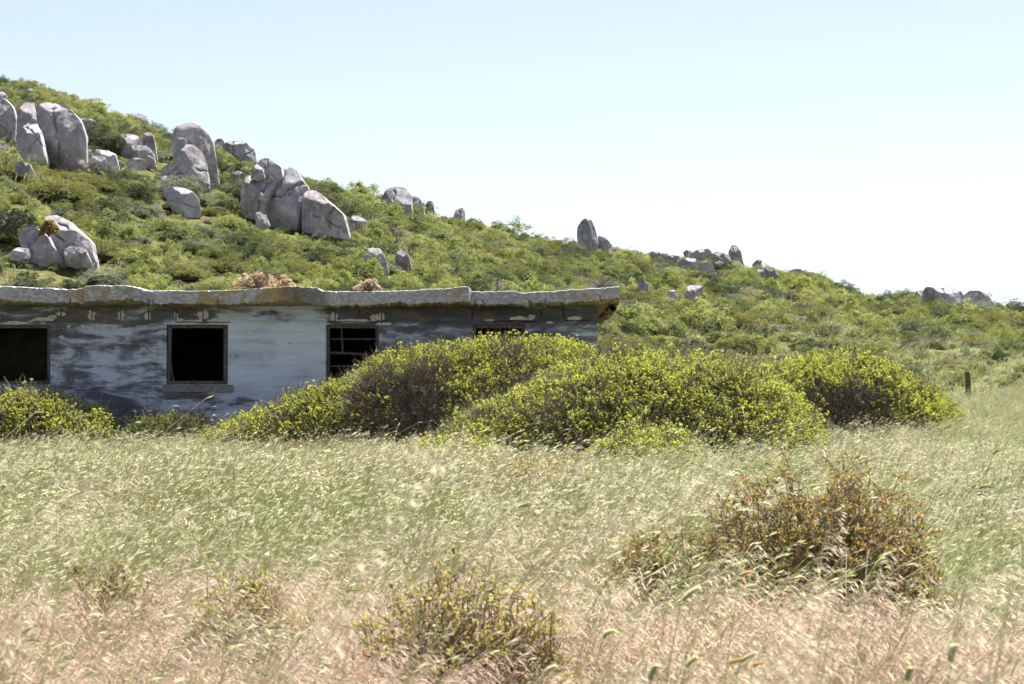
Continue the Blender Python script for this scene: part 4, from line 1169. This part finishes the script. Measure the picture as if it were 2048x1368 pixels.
def bush(label, crest, yc, wf, wb, N, leafm, tipm, seed, barefn=None, scale=1.0, leaf=.027, lump=.16, group=None, ntw=None, twm='twig', name='spreading_bush', orange=False):
    rng = np.random.default_rng(seed)
    cr = np.array(crest, float)
    px = np.linspace(cr[0, 0], cr[-1, 0], 150)
    vv = np.interp(px, cr[:, 0], cr[:, 1])
    tt = np.linspace(-1, 1, 60)
    x = (px - 1024) / F * yc
    zc = np.array([at(p, v_, yc)[2] for p, v_ in zip(px, vv)]) - .19
    H = np.maximum(zc - terrain(x, np.full_like(x, yc)), .05)
    Hm = H.max()
    wfac = np.clip(.3 + .75 * H / Hm, .3, 1)
    Xg = np.repeat(x[:, None], len(tt), 1)
    Wd = np.where(tt[None] < 0, wf, wb) * wfac[:, None]
    Yg = yc + tt[None] * Wd
    prof = np.clip(1 - np.abs(tt) ** 2.3, 0, 1) ** .55
    G = terrain(Xg, Yg)
    lm = (fbm(Xg * 1.15 + seed, Yg * 1.5, seed) - .5) * 2 * lump + (fbm(Xg * 4 + seed, Yg * 4, seed + 9) - .5) * lump * .7
    Zg = G + np.maximum(H[:, None] * prof[None] + lm * np.minimum(1, prof[None] * 1.6) * (.35 + .65 * H[:, None] / Hm), 0) - .02
    GP = np.stack([Xg, Yg, Zg], -1)
    du = np.gradient(GP, axis=0); dv_ = np.gradient(GP, axis=1)
    Nn = norm(np.cross(du, dv_)); Nn[Nn[..., 2] < 0] *= -1
    area = np.linalg.norm(np.cross(du, dv_), axis=-1)
    base = np.array([x.mean(), yc, float(terrain(x.mean(), yc))])
    root = empty(name, base); tag(root, label, 'bush', group)
    # inner mass of dead branches
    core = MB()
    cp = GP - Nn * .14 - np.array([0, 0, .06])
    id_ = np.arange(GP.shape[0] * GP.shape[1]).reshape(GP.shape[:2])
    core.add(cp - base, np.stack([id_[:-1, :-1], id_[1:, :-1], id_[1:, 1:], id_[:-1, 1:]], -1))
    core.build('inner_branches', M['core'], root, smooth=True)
    frac = (Zg - G) / np.maximum(H[:, None], .1)
    bare = np.zeros_like(Xg)
    if barefn is not None:
        bare = barefn(1024 + F * Xg / Yg, HOR - (Zg - CAMZ) * F / Yg, tt[None] * np.ones_like(Xg))
    bare = np.clip(bare * .8 + (fbm(Xg * 1.6, Yg * 1.6 + 5, seed + 2) - .74) * 1.5, 0, 1)

    def sample(w, n):
        p = (area * w).ravel(); p = p / p.sum()
        k = rng.choice(len(p), n, p=p)
        i, j = np.unravel_index(k, Xg.shape)
        fi = np.clip(i + rng.uniform(-.5, .5, n), 0, Xg.shape[0] - 1.001); fj = np.clip(j + rng.uniform(-.5, .5, n), 0, Xg.shape[1] - 1.001)
        i0 = fi.astype(int); j0 = fj.astype(int); a = (fi - i0)[:, None]; b = (fj - j0)[:, None]
        pos = (GP[i0, j0] * (1 - a) + GP[i0 + 1, j0] * a) * (1 - b) + (GP[i0, j0 + 1] * (1 - a) + GP[i0 + 1, j0 + 1] * a) * b
        return pos, Nn[i, j], i, j

    pos, nr, i, j = sample((1 - bare) ** 2 + .02, N)
    d = norm(nr * .7 + np.array([0, 0, .75]) + rng.normal(size=(N, 3)) * .4)
    pos = pos - nr * .08 - d * .05 + nr * rng.uniform(-.10, .04, N)[:, None]
    rt = np.stack([np.zeros(N), np.arccos(np.clip(d[:, 2], -1, 1)), np.arctan2(d[:, 1], d[:, 0])], 1)
    src = [sprig(seed * 10 + q, [leafm, tipm, M['twig']], leaf=leaf) for q in range(4)]
    scatter('foliage', pos - base, rt, scale * rng.uniform(.6, 1.1, N) * (1 + .5 * (rng.uniform(size=N) > .965)), rng.integers(0, 4, N), src, root)
    nt_ = ntw or N // 6
    pos, nr, i, j = sample(bare ** 1.2 + .04, nt_)
    d = norm(nr * .5 + np.array([0, 0, .5]) + rng.normal(size=(nt_, 3)) * .7)
    rt = np.stack([np.zeros(nt_), np.arccos(np.clip(d[:, 2], -1, 1)), np.arctan2(d[:, 1], d[:, 0])], 1)
    srct = [twigpiece(seed * 7 + q, M[twm]) for q in range(3)] + ([twigpiece(seed * 7 + 5, M['lichen_twig'])] if orange else [])
    wh = rng.integers(0, 3, nt_)
    if orange:
        sel = np.abs((1024 + F * pos[:, 0] / pos[:, 1]) - 795) < 45
        wh = np.where(sel & (rng.uniform(size=nt_) < .05), 3, wh)
    scatter('twigs', pos - nr * .16 - base, rt, rng.uniform(.7, 1.4, nt_), wh, srct, root)
    return root


def bare_A(px, v, t):
    a = np.exp(-((px - 815) / 95) ** 2) * sstep(715, 760, v) * (t < 0)
    b = np.exp(-((px - 1010) / 70) ** 2) * .75 * np.exp(-((v - 715) / 22) ** 2) * (t < 0)
    return np.clip(a * 1.1 + b * .7, 0, 1)


def bare_B(px, v, t):
    a = np.exp(-((px - 1010) / 75) ** 2 - ((v - 835) / 32) ** 2) * (t < 0)
    b = np.exp(-((px - 1120) / 50) ** 2 - ((v - 850) / 40) ** 2) * (t < 0)
    return np.clip(a * .55 + b * .8, 0, 1)


def bare_C(px, v, t):
    return np.clip(sstep(745, 800, v) * .95 * (t < -.2) * sstep(1540, 1600, px) * (1 - .7 * sstep(1760, 1820, px)), 0, 1)


bush('wide mounded bush with bare dark branches, growing against the building wall', [(365, 878), (420, 850), (480, 820), (560, 790), (640, 768), (700, 738), (750, 704), (800, 687), (860, 676), (950, 672), (1050, 670), (1120, 674), (1190, 690), (1240, 706), (1300, 735), (1370, 790)], 37.4, 2.3, 1.9, 19000, M['leaf_bush'], M['leaf_tip'], 3, bare_A, orange=True)
bush('wide dense green bush mounded in front of the wall-side bush', [(800, 900), (850, 874), (900, 842), (950, 810), (1000, 784), (1060, 760), (1120, 733), (1180, 712), (1240, 700), (1300, 695), (1360, 698), (1420, 708), (1480, 720), (1540, 745), (1580, 775), (1610, 815), (1645, 860)], 34.4, 2.5, 2.2, 19000, M['leaf_bush'], M['leaf_tip'], 5, bare_B, ntw=2600)
bush('olive domed bush with dark hollow underside near the fence post', [(1465, 775), (1500, 728), (1560, 707), (1640, 697), (1720, 699), (1780, 720), (1830, 748), (1870, 774), (1905, 805)], 41.5, 2.3, 2.0, 9500, M['leaf_olive'], M['leaf_tip'], 7, bare_C, leaf=.032)
bush('low yellow-green bush at the hem of the wide green bush, beside bare branches', [(800, 900), (850, 862), (900, 851), (960, 858), (1000, 885)], 30.6, 1.0, .9, 2300, M['leaf_bush'], M['leaf_tip'], 11, lump=.08, ntw=150)
bush('low yellow-green bush below the dense end of the wide green bush', [(1165, 900), (1210, 864), (1270, 848), (1340, 843), (1380, 854), (1405, 885)], 30.6, 1.0, .9, 2600, M['leaf_bush'], M['leaf_tip'], 12, lump=.08, ntw=150)
bush('small yellow-green bush under the broad first window, among oat grass', [(-110, 800), (-20, 778), (40, 765), (100, 771), (160, 788), (210, 806), (245, 840)], 38.5, 1.2, 1.0, 2600, M['leaf_bush'], M['leaf_tip'], 13, lump=.1, ntw=500)
bush('low grey-green bush at the wall under the second window', [(235, 860), (270, 830), (310, 816), (350, 812), (400, 818), (430, 860)], 38.4, 1.0, .9, 1300, M['leaf_greygreen'], M['leaf_greygreen'], 14, lump=.08, leaf=.03, ntw=150)

# ------------------------------------------------------------------ near shrubs in the grass
def near_shrub(label, u, v, W, H, nst, leafm, seed, nleaf=9, tw='twig_red', leaf=.023, lean=0.0, gap=.42):
    rng = np.random.default_rng(seed)
    c = ground_at(u, v)
    root = empty('low_shrub', c); tag(root, label, 'shrub')
    br = MB(); lf = MB()
    n = nst
    az = rng.uniform(0, 2 * math.pi, n); el = np.arccos(rng.uniform(.02, 1, n) ** .75)
    R = rng.uniform(.35, 1.0, n) ** .4 * (1 + .14 * np.sin(az * 3 + seed) * np.sin(el * 2))
    E = np.stack([np.cos(az) * np.sin(el) * W * R + lean * H, np.sin(az) * np.sin(el) * W * .8 * R, np.cos(el) ** .8 * H * R + .03], 1)
    E[:, :2] *= 1.12
    S = np.concatenate([E[:, :2] * .55 + rng.normal(size=(n, 2)) * W * .14, np.zeros((n, 1))], 1)
    t = np.linspace(0, 1, 7)[None, :, None]
    ctrl = (S + E) / 2 + np.array([0, 0, .12]) * H + rng.normal(size=(n, 3)) * .05
    p = S[:, None] * (1 - t) ** 2 + 2 * ctrl[:, None] * t * (1 - t) + E[:, None] * t ** 2 + rng.normal(size=(n, 7, 3)) * .008
    br.tubes(p, np.linspace(.0034, .0012, 7)[None] * rng.uniform(.7, 1.3, (n, 1)), 4)
    # side twigs
    k = 9
    ii = np.repeat(np.arange(n), k); s = rng.integers(2, 7, n * k)
    b0 = p[ii, s]
    dirs = norm(rdir(n * k, rng) + norm(E)[ii] * .5 + np.array([0, 0, .1]))
    L = rng.uniform(.05, .13, n * k)
    tt = np.linspace(0, 1, 4)[None, :, None]
    q = b0[:, None] + dirs[:, None] * tt * L[:, None, None] + rng.normal(size=(n * k, 4, 3)) * .005 * tt
    br.tubes(q, np.array([[.0028, .0024, .0019, .0011]]) * np.ones((n * k, 1)), 3)
    nleaf = int(nleaf * 1.15); m = n * k * nleaf
    jj = np.repeat(np.arange(n * k), nleaf); ss = rng.uniform(.25, 1.0, m)
    keepm = (vn3(b0[jj] * 7 + seed, seed) > gap - .12)
    jj, ss = jj[keepm], ss[keepm]; m = len(jj)
    P = b0[jj] + dirs[jj] * (ss * L[jj])[:, None]
    d = norm(rdir(m, rng) + dirs[jj] * .6 + np.array([0, 0, .3]))
    l = leaf * rng.uniform(.6, 1.2, m)
    lf.leaves(P, d, rdir(m, rng), l, l * .66)
    br.build('branches', M[tw], root); lf.build('foliage', leafm, root)['kind'] = 'stuff'
    return root


near_shrub('rounded shrub with orange and green leaves and bare stems in the pale grass', 1668, 1195, .56, 1.04, 430, M['leaf_red'], 31, 8)
near_shrub('ragged side shrub with orange leaves beside the rounded orange shrub', 1500, 1165, .30, .80, 170, M['leaf_red'], 32, 7, lean=-.1)
near_shrub('small low shrub with yellow and rust leaves between two larger shrubs', 1310, 1180, .28, .66, 150, M['leaf_red'], 33, 8)
near_shrub('low spreading green and brown shrub surrounded by pink grass', 925, 1325, .46, .68, 300, M['leaf_low'], 34, 6)
near_shrub('tiny low shrub with rust leaves in pink grass', 225, 1235, .24, .60, 80, M['leaf_red'], 35, 7)
near_shrub('small green and brown shrub sunk in the pink grass', 500, 1260, .28, .62, 110, M['leaf_low'], 36, 7)
near_shrub('brownish shrub in the grass below the wide green bush', 1065, 980, .62, .70, 200, M['leaf_low'], 37, 6, leaf=.028)

# ------------------------------------------------------------------ single tall stalks close by
def stalk(kind, label, group, tipu, tipv, y, seed, L=.06, lean=.12, mat='g_head', hd=(.55, 0, .8)):
    rng = np.random.default_rng(seed)
    tip = at(tipu, tipv, y)
    foot = np.array([tip[0] - lean, y + .05, float(terrain(tip[0] - lean, y))])
    root = empty('seeding_grass_stalk', foot); tag(root, label, 'grass stalk', group)
    t = np.linspace(0, 1, 9)[None, :, None]
    p = foot + (tip - foot) * t * np.array([0, 1, 1]) + np.array([1, 0, 0]) * (tip - foot)[0] * t ** 2
    m = MB(); m.tubes(p - foot, .0024 - .0010 * t[..., 0], 4); m.build('stem', M['g_green' if kind == 'spike' else 'g_straw'], root)
    h = MB()
    if kind == 'spike':
        hv = norm(np.array([hd]))[0]
        spike(h, (tip - foot)[None], hv[None], np.array([L * 1.15]), np.array([L * .05 + .0012]), 0, rng, 130)
        h.build('seed_head', M[mat], root)['kind'] = 'stuff'
    else:
        k = 22
        s = rng.uniform(0, 1, k) ** .8
        base = tip - foot + np.stack([-s * .10 + rng.normal(size=k) * .012, rng.normal(size=k) * .03, -s * .16 + .02], 1)
        d = norm(np.array([.6, 0, -.8]) + rng.normal(size=(k, 3)) * .35)
        h.leaves(base, d, rdir(k, rng), .02, .0055)
        h.ribbons(np.stack([base, base - d * .02 + np.array([-.015, 0, .012])], 1), rdir(k, rng), .001)
        h.build('panicle', M['g_white'], root)['kind'] = 'stuff'
    lv = MB()
    a = p[0, 3] - foot
    tb = np.linspace(0, 1, 6)
    pb = a + np.stack([.16 * tb, .02 * tb, .10 * tb - .12 * tb ** 2], 1)
    lv.ribbons(pb[None], np.array([[0, .8, .6]]), np.array([[.006, .006, .005, .004, .002, .0005]])); lv.build('leaf', M['g_green'], root)


SPK = [(1362, 1205, 5.5, .052, 'g_head', (.62, 0, .78)), (1205, 1280, 5.6, .042, 'g_head', (.4, 0, .9)), (1300, 1366, 4.6, .04, 'g_head', (.2, 0, 1)), (1370, 1338, 5.2, .035, 'g_head', (.5, 0, .8)), (1455, 1328, 5.0, .032, 'g_rust', (.85, 0, .45)), (1480, 1325, 5.0, .036, 'g_head', (.7, 0, .6)), (1505, 1335, 5.0, .028, 'g_rust', (.6, 0, .7)), (1903, 1330, 5.0, .058, 'g_head', (-.05, 0, 1)), (1815, 1366, 4.8, .04, 'g_head', (.05, 0, 1)), (910, 1110, 7.0, .034, 'g_rust', (-.3, 0, .9)), (1085, 1352, 5.0, .035, 'g_head', (.6, 0, .8)), (1480, 1155, 7.0, .04, 'g_rust', (.5, 0, .6)), (1750, 1130, 8.0, .035, 'g_head', (.6, 0, .7))]
M['g_seed'] = leafmat('g_seed', [(0, (.55, .58, .40)), (1, (.70, .70, .54))], .7, .6, .25, .3, (1.05, 1.05, .9))
M['g_rust'] = leafmat('g_rust', [(0, (.46, .33, .24)), (1, (.60, .47, .36))], .7, .6, .25, .3)
for i, (u, v, y, L, mt, hd) in enumerate(SPK):
    if mt == 'g_rust':
        stalk('spike', 'tall grass stalk with a rust-brown cylindrical seed head standing above the field', 'rust seed heads above the field', u, v, y, 600 + i, L, .08, mt, hd)
    else:
        stalk('spike', 'tall grass stalk with a pale green cylindrical seed head standing above the field', 'pale green seed heads above the field', u, v, y, 600 + i, L, .10, 'g_seed', hd)
for i, (u, v, y) in enumerate([(880, 925, 2.9), (1690, 1095, 4.6), (2030, 1130, 3.4), (1655, 1195, 3.6), (115, 1190, 3.4), (700, 1275, 3.2), (1640, 1320, 3.2), (1990, 1280, 3.2)]):
    stalk('oat', 'tall wild oat stalk with loose whitish hanging husks', 'wild oat stalks above the field', u, v, y, 700 + i, lean=.12)

# ------------------------------------------------------------------ fence post
fpy = 55.5
pp = ground_at(1939, 800)
pp = np.array([at(1938, 795, fpy)[0], fpy, 0.]); pp[2] = float(terrain(pp[0], fpy))
pm = MB()
top = at(1935, 743, fpy) - pp
rings = np.array([[(0, 0, -.3), (top[0] * .3, 0, top[2] * .3), (top[0] * .7, 0, top[2] * .7), (top[0], 0, top[2] - .015), (top[0], 0, top[2])]])
pm.tubes(rings, np.array([[.075, .072, .07, .068, .055]]), 10)
c8 = len(np.concatenate(pm.v)) - 10
pm.q.append(np.array([(c8, c8 + 1, c8 + 2, c8 + 9), (c8 + 9, c8 + 2, c8 + 3, c8 + 8), (c8 + 8, c8 + 3, c8 + 4, c8 + 7), (c8 + 7, c8 + 4, c8 + 5, c8 + 6)])); pm.m.append(np.zeros(4))
M['post'] = plainmat('lichened_post', [(.3, (.07, .085, .04)), (.7, (.16, .16, .09))], .95, 14, .6)
po = pm.build('fence_post', M['post'], smooth=True); po.location = pp
tag(po, 'weathered greenish wooden fence post leaning at the edge of the field', 'fence post')

# ------------------------------------------------------------------ plants on the roof, on the ledge
def dried_plant(label, u0, u1, vt, vb, y, seed, mat='dried', tw='twig_red', n=55, leaf=.055, name='dried_plant', cat='plant'):
    rng = np.random.default_rng(seed)
    a = at((u0 + u1) / 2, vb, y)
    W = (u1 - u0) / 2 * y / F; H = (vb - vt) * y / F
    root = empty(name, a); tag(root, label, cat)
    az = rng.uniform(0, 2 * math.pi, n); el = np.arccos(rng.uniform(0, 1, n) ** .8)
    E = np.stack([np.cos(az) * np.sin(el) * W, np.sin(az) * np.sin(el) * W * .8, np.cos(el) * H * .85 + .04], 1) * rng.uniform(.72, 1, (n, 1))
    t = np.linspace(0, 1, 5)[None, :, None]
    p = E[:, None] * t + np.array([0, 0, .12]) * H * np.sin(t * math.pi) + rng.normal(size=(n, 5, 3)) * .012 * t
    m = MB(); m.tubes(p, np.linspace(.011, .006, 5)[None] * np.ones((n, 1)), 4); m.build('stems', M[tw], root)
    f = MB(); k = 12 if n > 90 else 8
    ii = np.repeat(np.arange(n), k)
    d = norm(rdir(n * k, rng) + norm(E)[ii] * .8 + np.array([0, 0, .3]))
    f.leaves(E[ii] - norm(E)[ii] * .02, d, rdir(n * k, rng), leaf * rng.uniform(.6, 1.2, n * k), leaf * .38)
    f.build('foliage', M[mat], root)['kind'] = 'stuff'


yr = YW - .35
dried_plant('dried succulent with pale tan leaf tips on the roof, largest one', 462, 562, 535, 580, yr + .1, 801, n=70)
dried_plant('small yellowish dried plant behind the largest roof plant', 540, 592, 548, 577, yr + .7, 802, n=30)
dried_plant('rounded dried succulent with pinkish tan tips standing alone on the roof', 706, 770, 556, 584, yr, 803, n=50)
dried_plant('grey twiggy plant at the end corner of the roof', 1165, 1245, 548, 580, yr + .9, 804, mat='leaf_silver', tw='twig', n=60, leaf=.04)
dried_plant('thin grey weed on the roof near a notch in its edge', 978, 1012, 550, 584, yr + .2, 805, mat='leaf_dry', tw='twig', n=16, leaf=.03)
yl = hit(60, 478)
dried_plant('spiky orange-leaved plant on top of the smooth rock slab', 80, 116, 436, 474, yl - 2.0, 806, mat='aloe', n=46, leaf=.15, name='spiky_plant')
dried_plant('dark glossy shrub glittering on the rough grey ledge', -20, 78, 412, 462, yl - .2, 807, mat='glossy', tw='twig', n=150, leaf=.10, name='glossy_shrub', cat='shrub')

# ------------------------------------------------------------------ hillside scrub
rng = np.random.default_rng(123)
pts = []; lay = []
for layer, cell in ((0, 1.42), (1, .80)):
    for y in np.arange(47, 178, cell):
        half = y * 1024 / F * 1.16 + 2
        xs_ = np.arange(-half, half, cell)
        x = xs_ + rng.uniform(-.48, .48, len(xs_)) * cell; yv = y + rng.uniform(-.48, .48, len(xs_)) * cell
        pts.append(np.stack([x, yv], 1)); lay.append(np.full(len(xs_), layer))
lay = np.concatenate(lay)
pts = np.concatenate(pts)
px = 1024 + F * pts[:, 0] / pts[:, 1]
edge = np.interp(px, [1000, 1250, 1500, 1800, 2100, 2500], [47.5, 46, 48, 54, 60, 62])
ok = pts[:, 1] > edge + (fbm(pts[:, 0] * .4, pts[:, 1] * .4, 4) - .5) * 6
ok &= pts[:, 1] < skyD(px) + 16
ok &= ~((pts[:, 0] < WX1 + .9) & (pts[:, 1] < YB + 1.8))
dens = fbm(pts[:, 0] * .22, pts[:, 1] * .22, 61)
right = sstep(1250, 1800, px) * (1 - sstep(70, 95, pts[:, 1]))
ok &= rng.uniform(size=len(pts)) < .92 - .25 * right
pts = pts[ok]; px = px[ok]; right = right[ok]; lay = lay[ok]
n = len(pts)
names = ['bright', 'dark', 'olive', 'silver', 'mid', 'dry']
f1 = fbm(pts[:, 0] * .35, pts[:, 1] * .28, 71); f2 = fbm(pts[:, 0] * .45 + 40, pts[:, 1] * .3, 72); f3 = fbm(pts[:, 0] * .5, pts[:, 1] * .4 + 30, 73); f4 = fbm(pts[:, 0] * .6, pts[:, 1] * .5 + 70, 74)
wt = np.stack([np.exp((f1 - .5) * 7) * .95, np.exp((f2 - .5) * 7) * 1.15, np.exp((f3 - .5) * 7) * .60, np.exp((f4 - .5) * 7) * .42 + .25 * right, np.full(n, .6), .20 + .3 * right], 1)
wt /= wt.sum(1, keepdims=True)
kind = np.minimum((rng.uniform(size=(n, 1)) > wt.cumsum(1)).sum(1), 5)
size = np.where(lay == 0, .62, .33) * np.array([.95, 1.0, 1.15, .8, .95, .65])[kind] * np.exp(rng.normal(size=n) * .28) * (1 - .3 * right)
size *= 1 - .3 * sstep(-28, -4, pts[:, 1] - skyD(px))
size *= 1 - .45 * sstep(1230, 1290, px) * (1 - sstep(1580, 1640, px)) * sstep(-45, -20, pts[:, 1] - skyD(px))
size = np.clip(size, .16, 1.15)
z = terrain(pts[:, 0], pts[:, 1])
vtop = HOR - (z + size * .7 - CAMZ) * F / pts[:, 1]
# keep the boulders clear: drop shrubs that stand just in front of or inside a boulder
bo = [(o, o.matrix_basis.translation.copy()) for o in bpy.data.objects if o.name.startswith(('boulder', 'rock_block'))]
drop = np.zeros(n, bool); small_b = np.zeros(n, bool)
for o, loc in bo:
    co = np.empty(len(o.data.vertices) * 3); o.data.vertices.foreach_get('co', co); co = co.reshape(-1, 3)
    off = np.array(loc) + (np.array(o.parent.location) if o.parent else 0)
    lo_, hi_ = co.min(0) + off, co.max(0) + off
    bw = hi_[0] - lo_[0]
    fr = min(3.4, .9 * bw + .6)
    dz = (pts[:, 0] > lo_[0] + .05 * bw - size * .55) & (pts[:, 0] < hi_[0] - .05 * bw + size * .55) & (pts[:, 1] > lo_[1] - fr) & (pts[:, 1] < hi_[1] + .1)
    drop |= dz
    if bw < 1.6: small_b |= dz
# a small fringe of low plants is kept at the boulders' feet
size = np.where(drop, np.minimum(size, .30), size)
size = np.where(small_b, np.minimum(size, .19), size)
rem = drop & (rng.uniform(size=n) < .05)
pts, px, kind, size, z, vtop = [a[~rem] for a in (pts, px, kind, size, z, vtop)]
n = len(pts)
sq = np.stack([size * rng.uniform(.85, 1.3, n), size * rng.uniform(.85, 1.3, n), size * rng.uniform(.8, 1.15, n)], 1)
rz = rng.uniform(0, 2 * math.pi, n)
var = rng.integers(0, 3, n)
vis = (px > 5) & (px < 2043) & ~((px < 1250) & (vtop > 572)) & ~((px > 350) & (px < 1900) & (vtop > 700))
app = np.where(vis, size / pts[:, 1], 0)
big = np.zeros(n, bool); big[np.argsort(-app)[:300]] = True
LAB = {'bright': ('bright yellow-green leafy shrub growing on the boulder hillside', 'bright leafy hillside shrubs'), 'dark': ('dark green dense rounded shrub growing on the boulder hillside', 'dark green hillside shrubs'), 'olive': ('low olive-gold cushion shrub growing on the boulder hillside', 'olive hillside shrubs'), 'silver': ('silvery grey-green shrub growing on the boulder hillside', 'silvery hillside shrubs'), 'mid': ('mid green rounded shrub growing on the boulder hillside', 'mid green hillside shrubs'), 'dry': ('dry straw-coloured twiggy shrub growing on the boulder hillside', 'dry hillside shrubs')}
ADJ = {'bright': 'bright yellow-green leafy shrub', 'dark': 'dark green dense shrub', 'olive': 'olive-gold cushion shrub', 'silver': 'silvery grey-green shrub', 'mid': 'mid green rounded shrub', 'dry': 'dry straw-coloured shrub'}
LM = []
for o in bpy.data.objects:
    if o.name.startswith('boulder') and 'label' in o and o['label'] != RIDGE:
        LM.append((o.location.x, o.location.y, ' '.join(SHORT[o['label']].split())))
LM.append((oc.location.x, oc.location.y, 'the cracked rock outcrop'))
LM.append((pp[0], pp[1], 'the wooden fence post'))
for i in np.nonzero(big)[0]:
    kn = names[kind[i]]
    o = bpy.data.objects.new('hillside_shrub', SHM[kn][var[i]])
    COL.objects.link(o)
    o.location = (pts[i, 0], pts[i, 1], z[i] - .05); o.rotation_euler = (0, 0, rz[i]); o.scale = tuple(sq[i])
    sz = 'large ' if size[i] > .85 else ('small ' if size[i] < .55 else '')
    dist = [(math.hypot(pts[i, 0] - a, pts[i, 1] - b), t) for a, b, t in LM]
    dmin, near = min(dist)
    if dmin < 3.2:
        where = 'beside ' + near; lb = sz + ADJ[kn] + ' ' + where
    elif pts[i, 0] < WX1 + 1 and pts[i, 1] < 56:
        lb = sz + ADJ[kn] + ' just behind the building roof'
    elif pts[i, 0] >= WX1 + 1 and pts[i, 1] < 62:
        lb = sz + ADJ[kn] + ' on the lower slope past the building end'
    else:
        lb = sz + ADJ[kn] + ' on the open hillside'
    tag(o, lb, 'shrub', lb.replace('shrub', 'shrubs'))
srcs = [srcobj(me) for kn in names for me in SHM[kn]]
rest = ~big
scatter('hillside_scrub', np.stack([pts[:, 0], pts[:, 1], z - .05], 1)[rest], np.stack([0 * rz, 0 * rz, rz], 1)[rest], sq[rest], (kind * 3 + var)[rest], srcs)
tag(bpy.data.objects['hillside_scrub'], 'dense low scrub of mixed greens covering the hillside', 'scrub', kind='stuff')
# pale grass between the shrubs
ng_ = 3000
yv = rng.uniform(47, 150, ng_); xv = rng.uniform(-1.2, 1.2, ng_) * yv * 1024 / F
pxg = 1024 + F * xv / yv
edge = np.interp(pxg, [1000, 1250, 1500, 1800, 2100], [47, 46, 46, 52, 56])
okg = (yv > edge) & ~((xv < WX1 + .6) & (yv < YB + 1.2)) & ((fbm(xv * .3, yv * .3, 91) + .2 * (pxg > 1300)) > .45)
xv, yv = xv[okg], yv[okg]
k = len(xv)
hg = [srcobj(grass_mesh('hill_grass_tuft', 900 + q, blades=40, stems=14, H=.42, head='brome', mats=[M['g_green'], M['g_straw'], M['g_straw']], spread=.3, bw=.010)) for q in range(3)]
scatter('hillside_grass', np.stack([xv, yv, terrain(xv, yv)], 1), np.stack([0 * xv, 0 * xv, rng.normal(size=k) * .6], 1), rng.uniform(.7, 1.3, k), rng.integers(0, 3, k), hg)
tag(bpy.data.objects['hillside_grass'], 'pale dry grass between the hillside shrubs', 'grass', kind='stuff')
print('tufts', len(fp), 'shrubs', n)
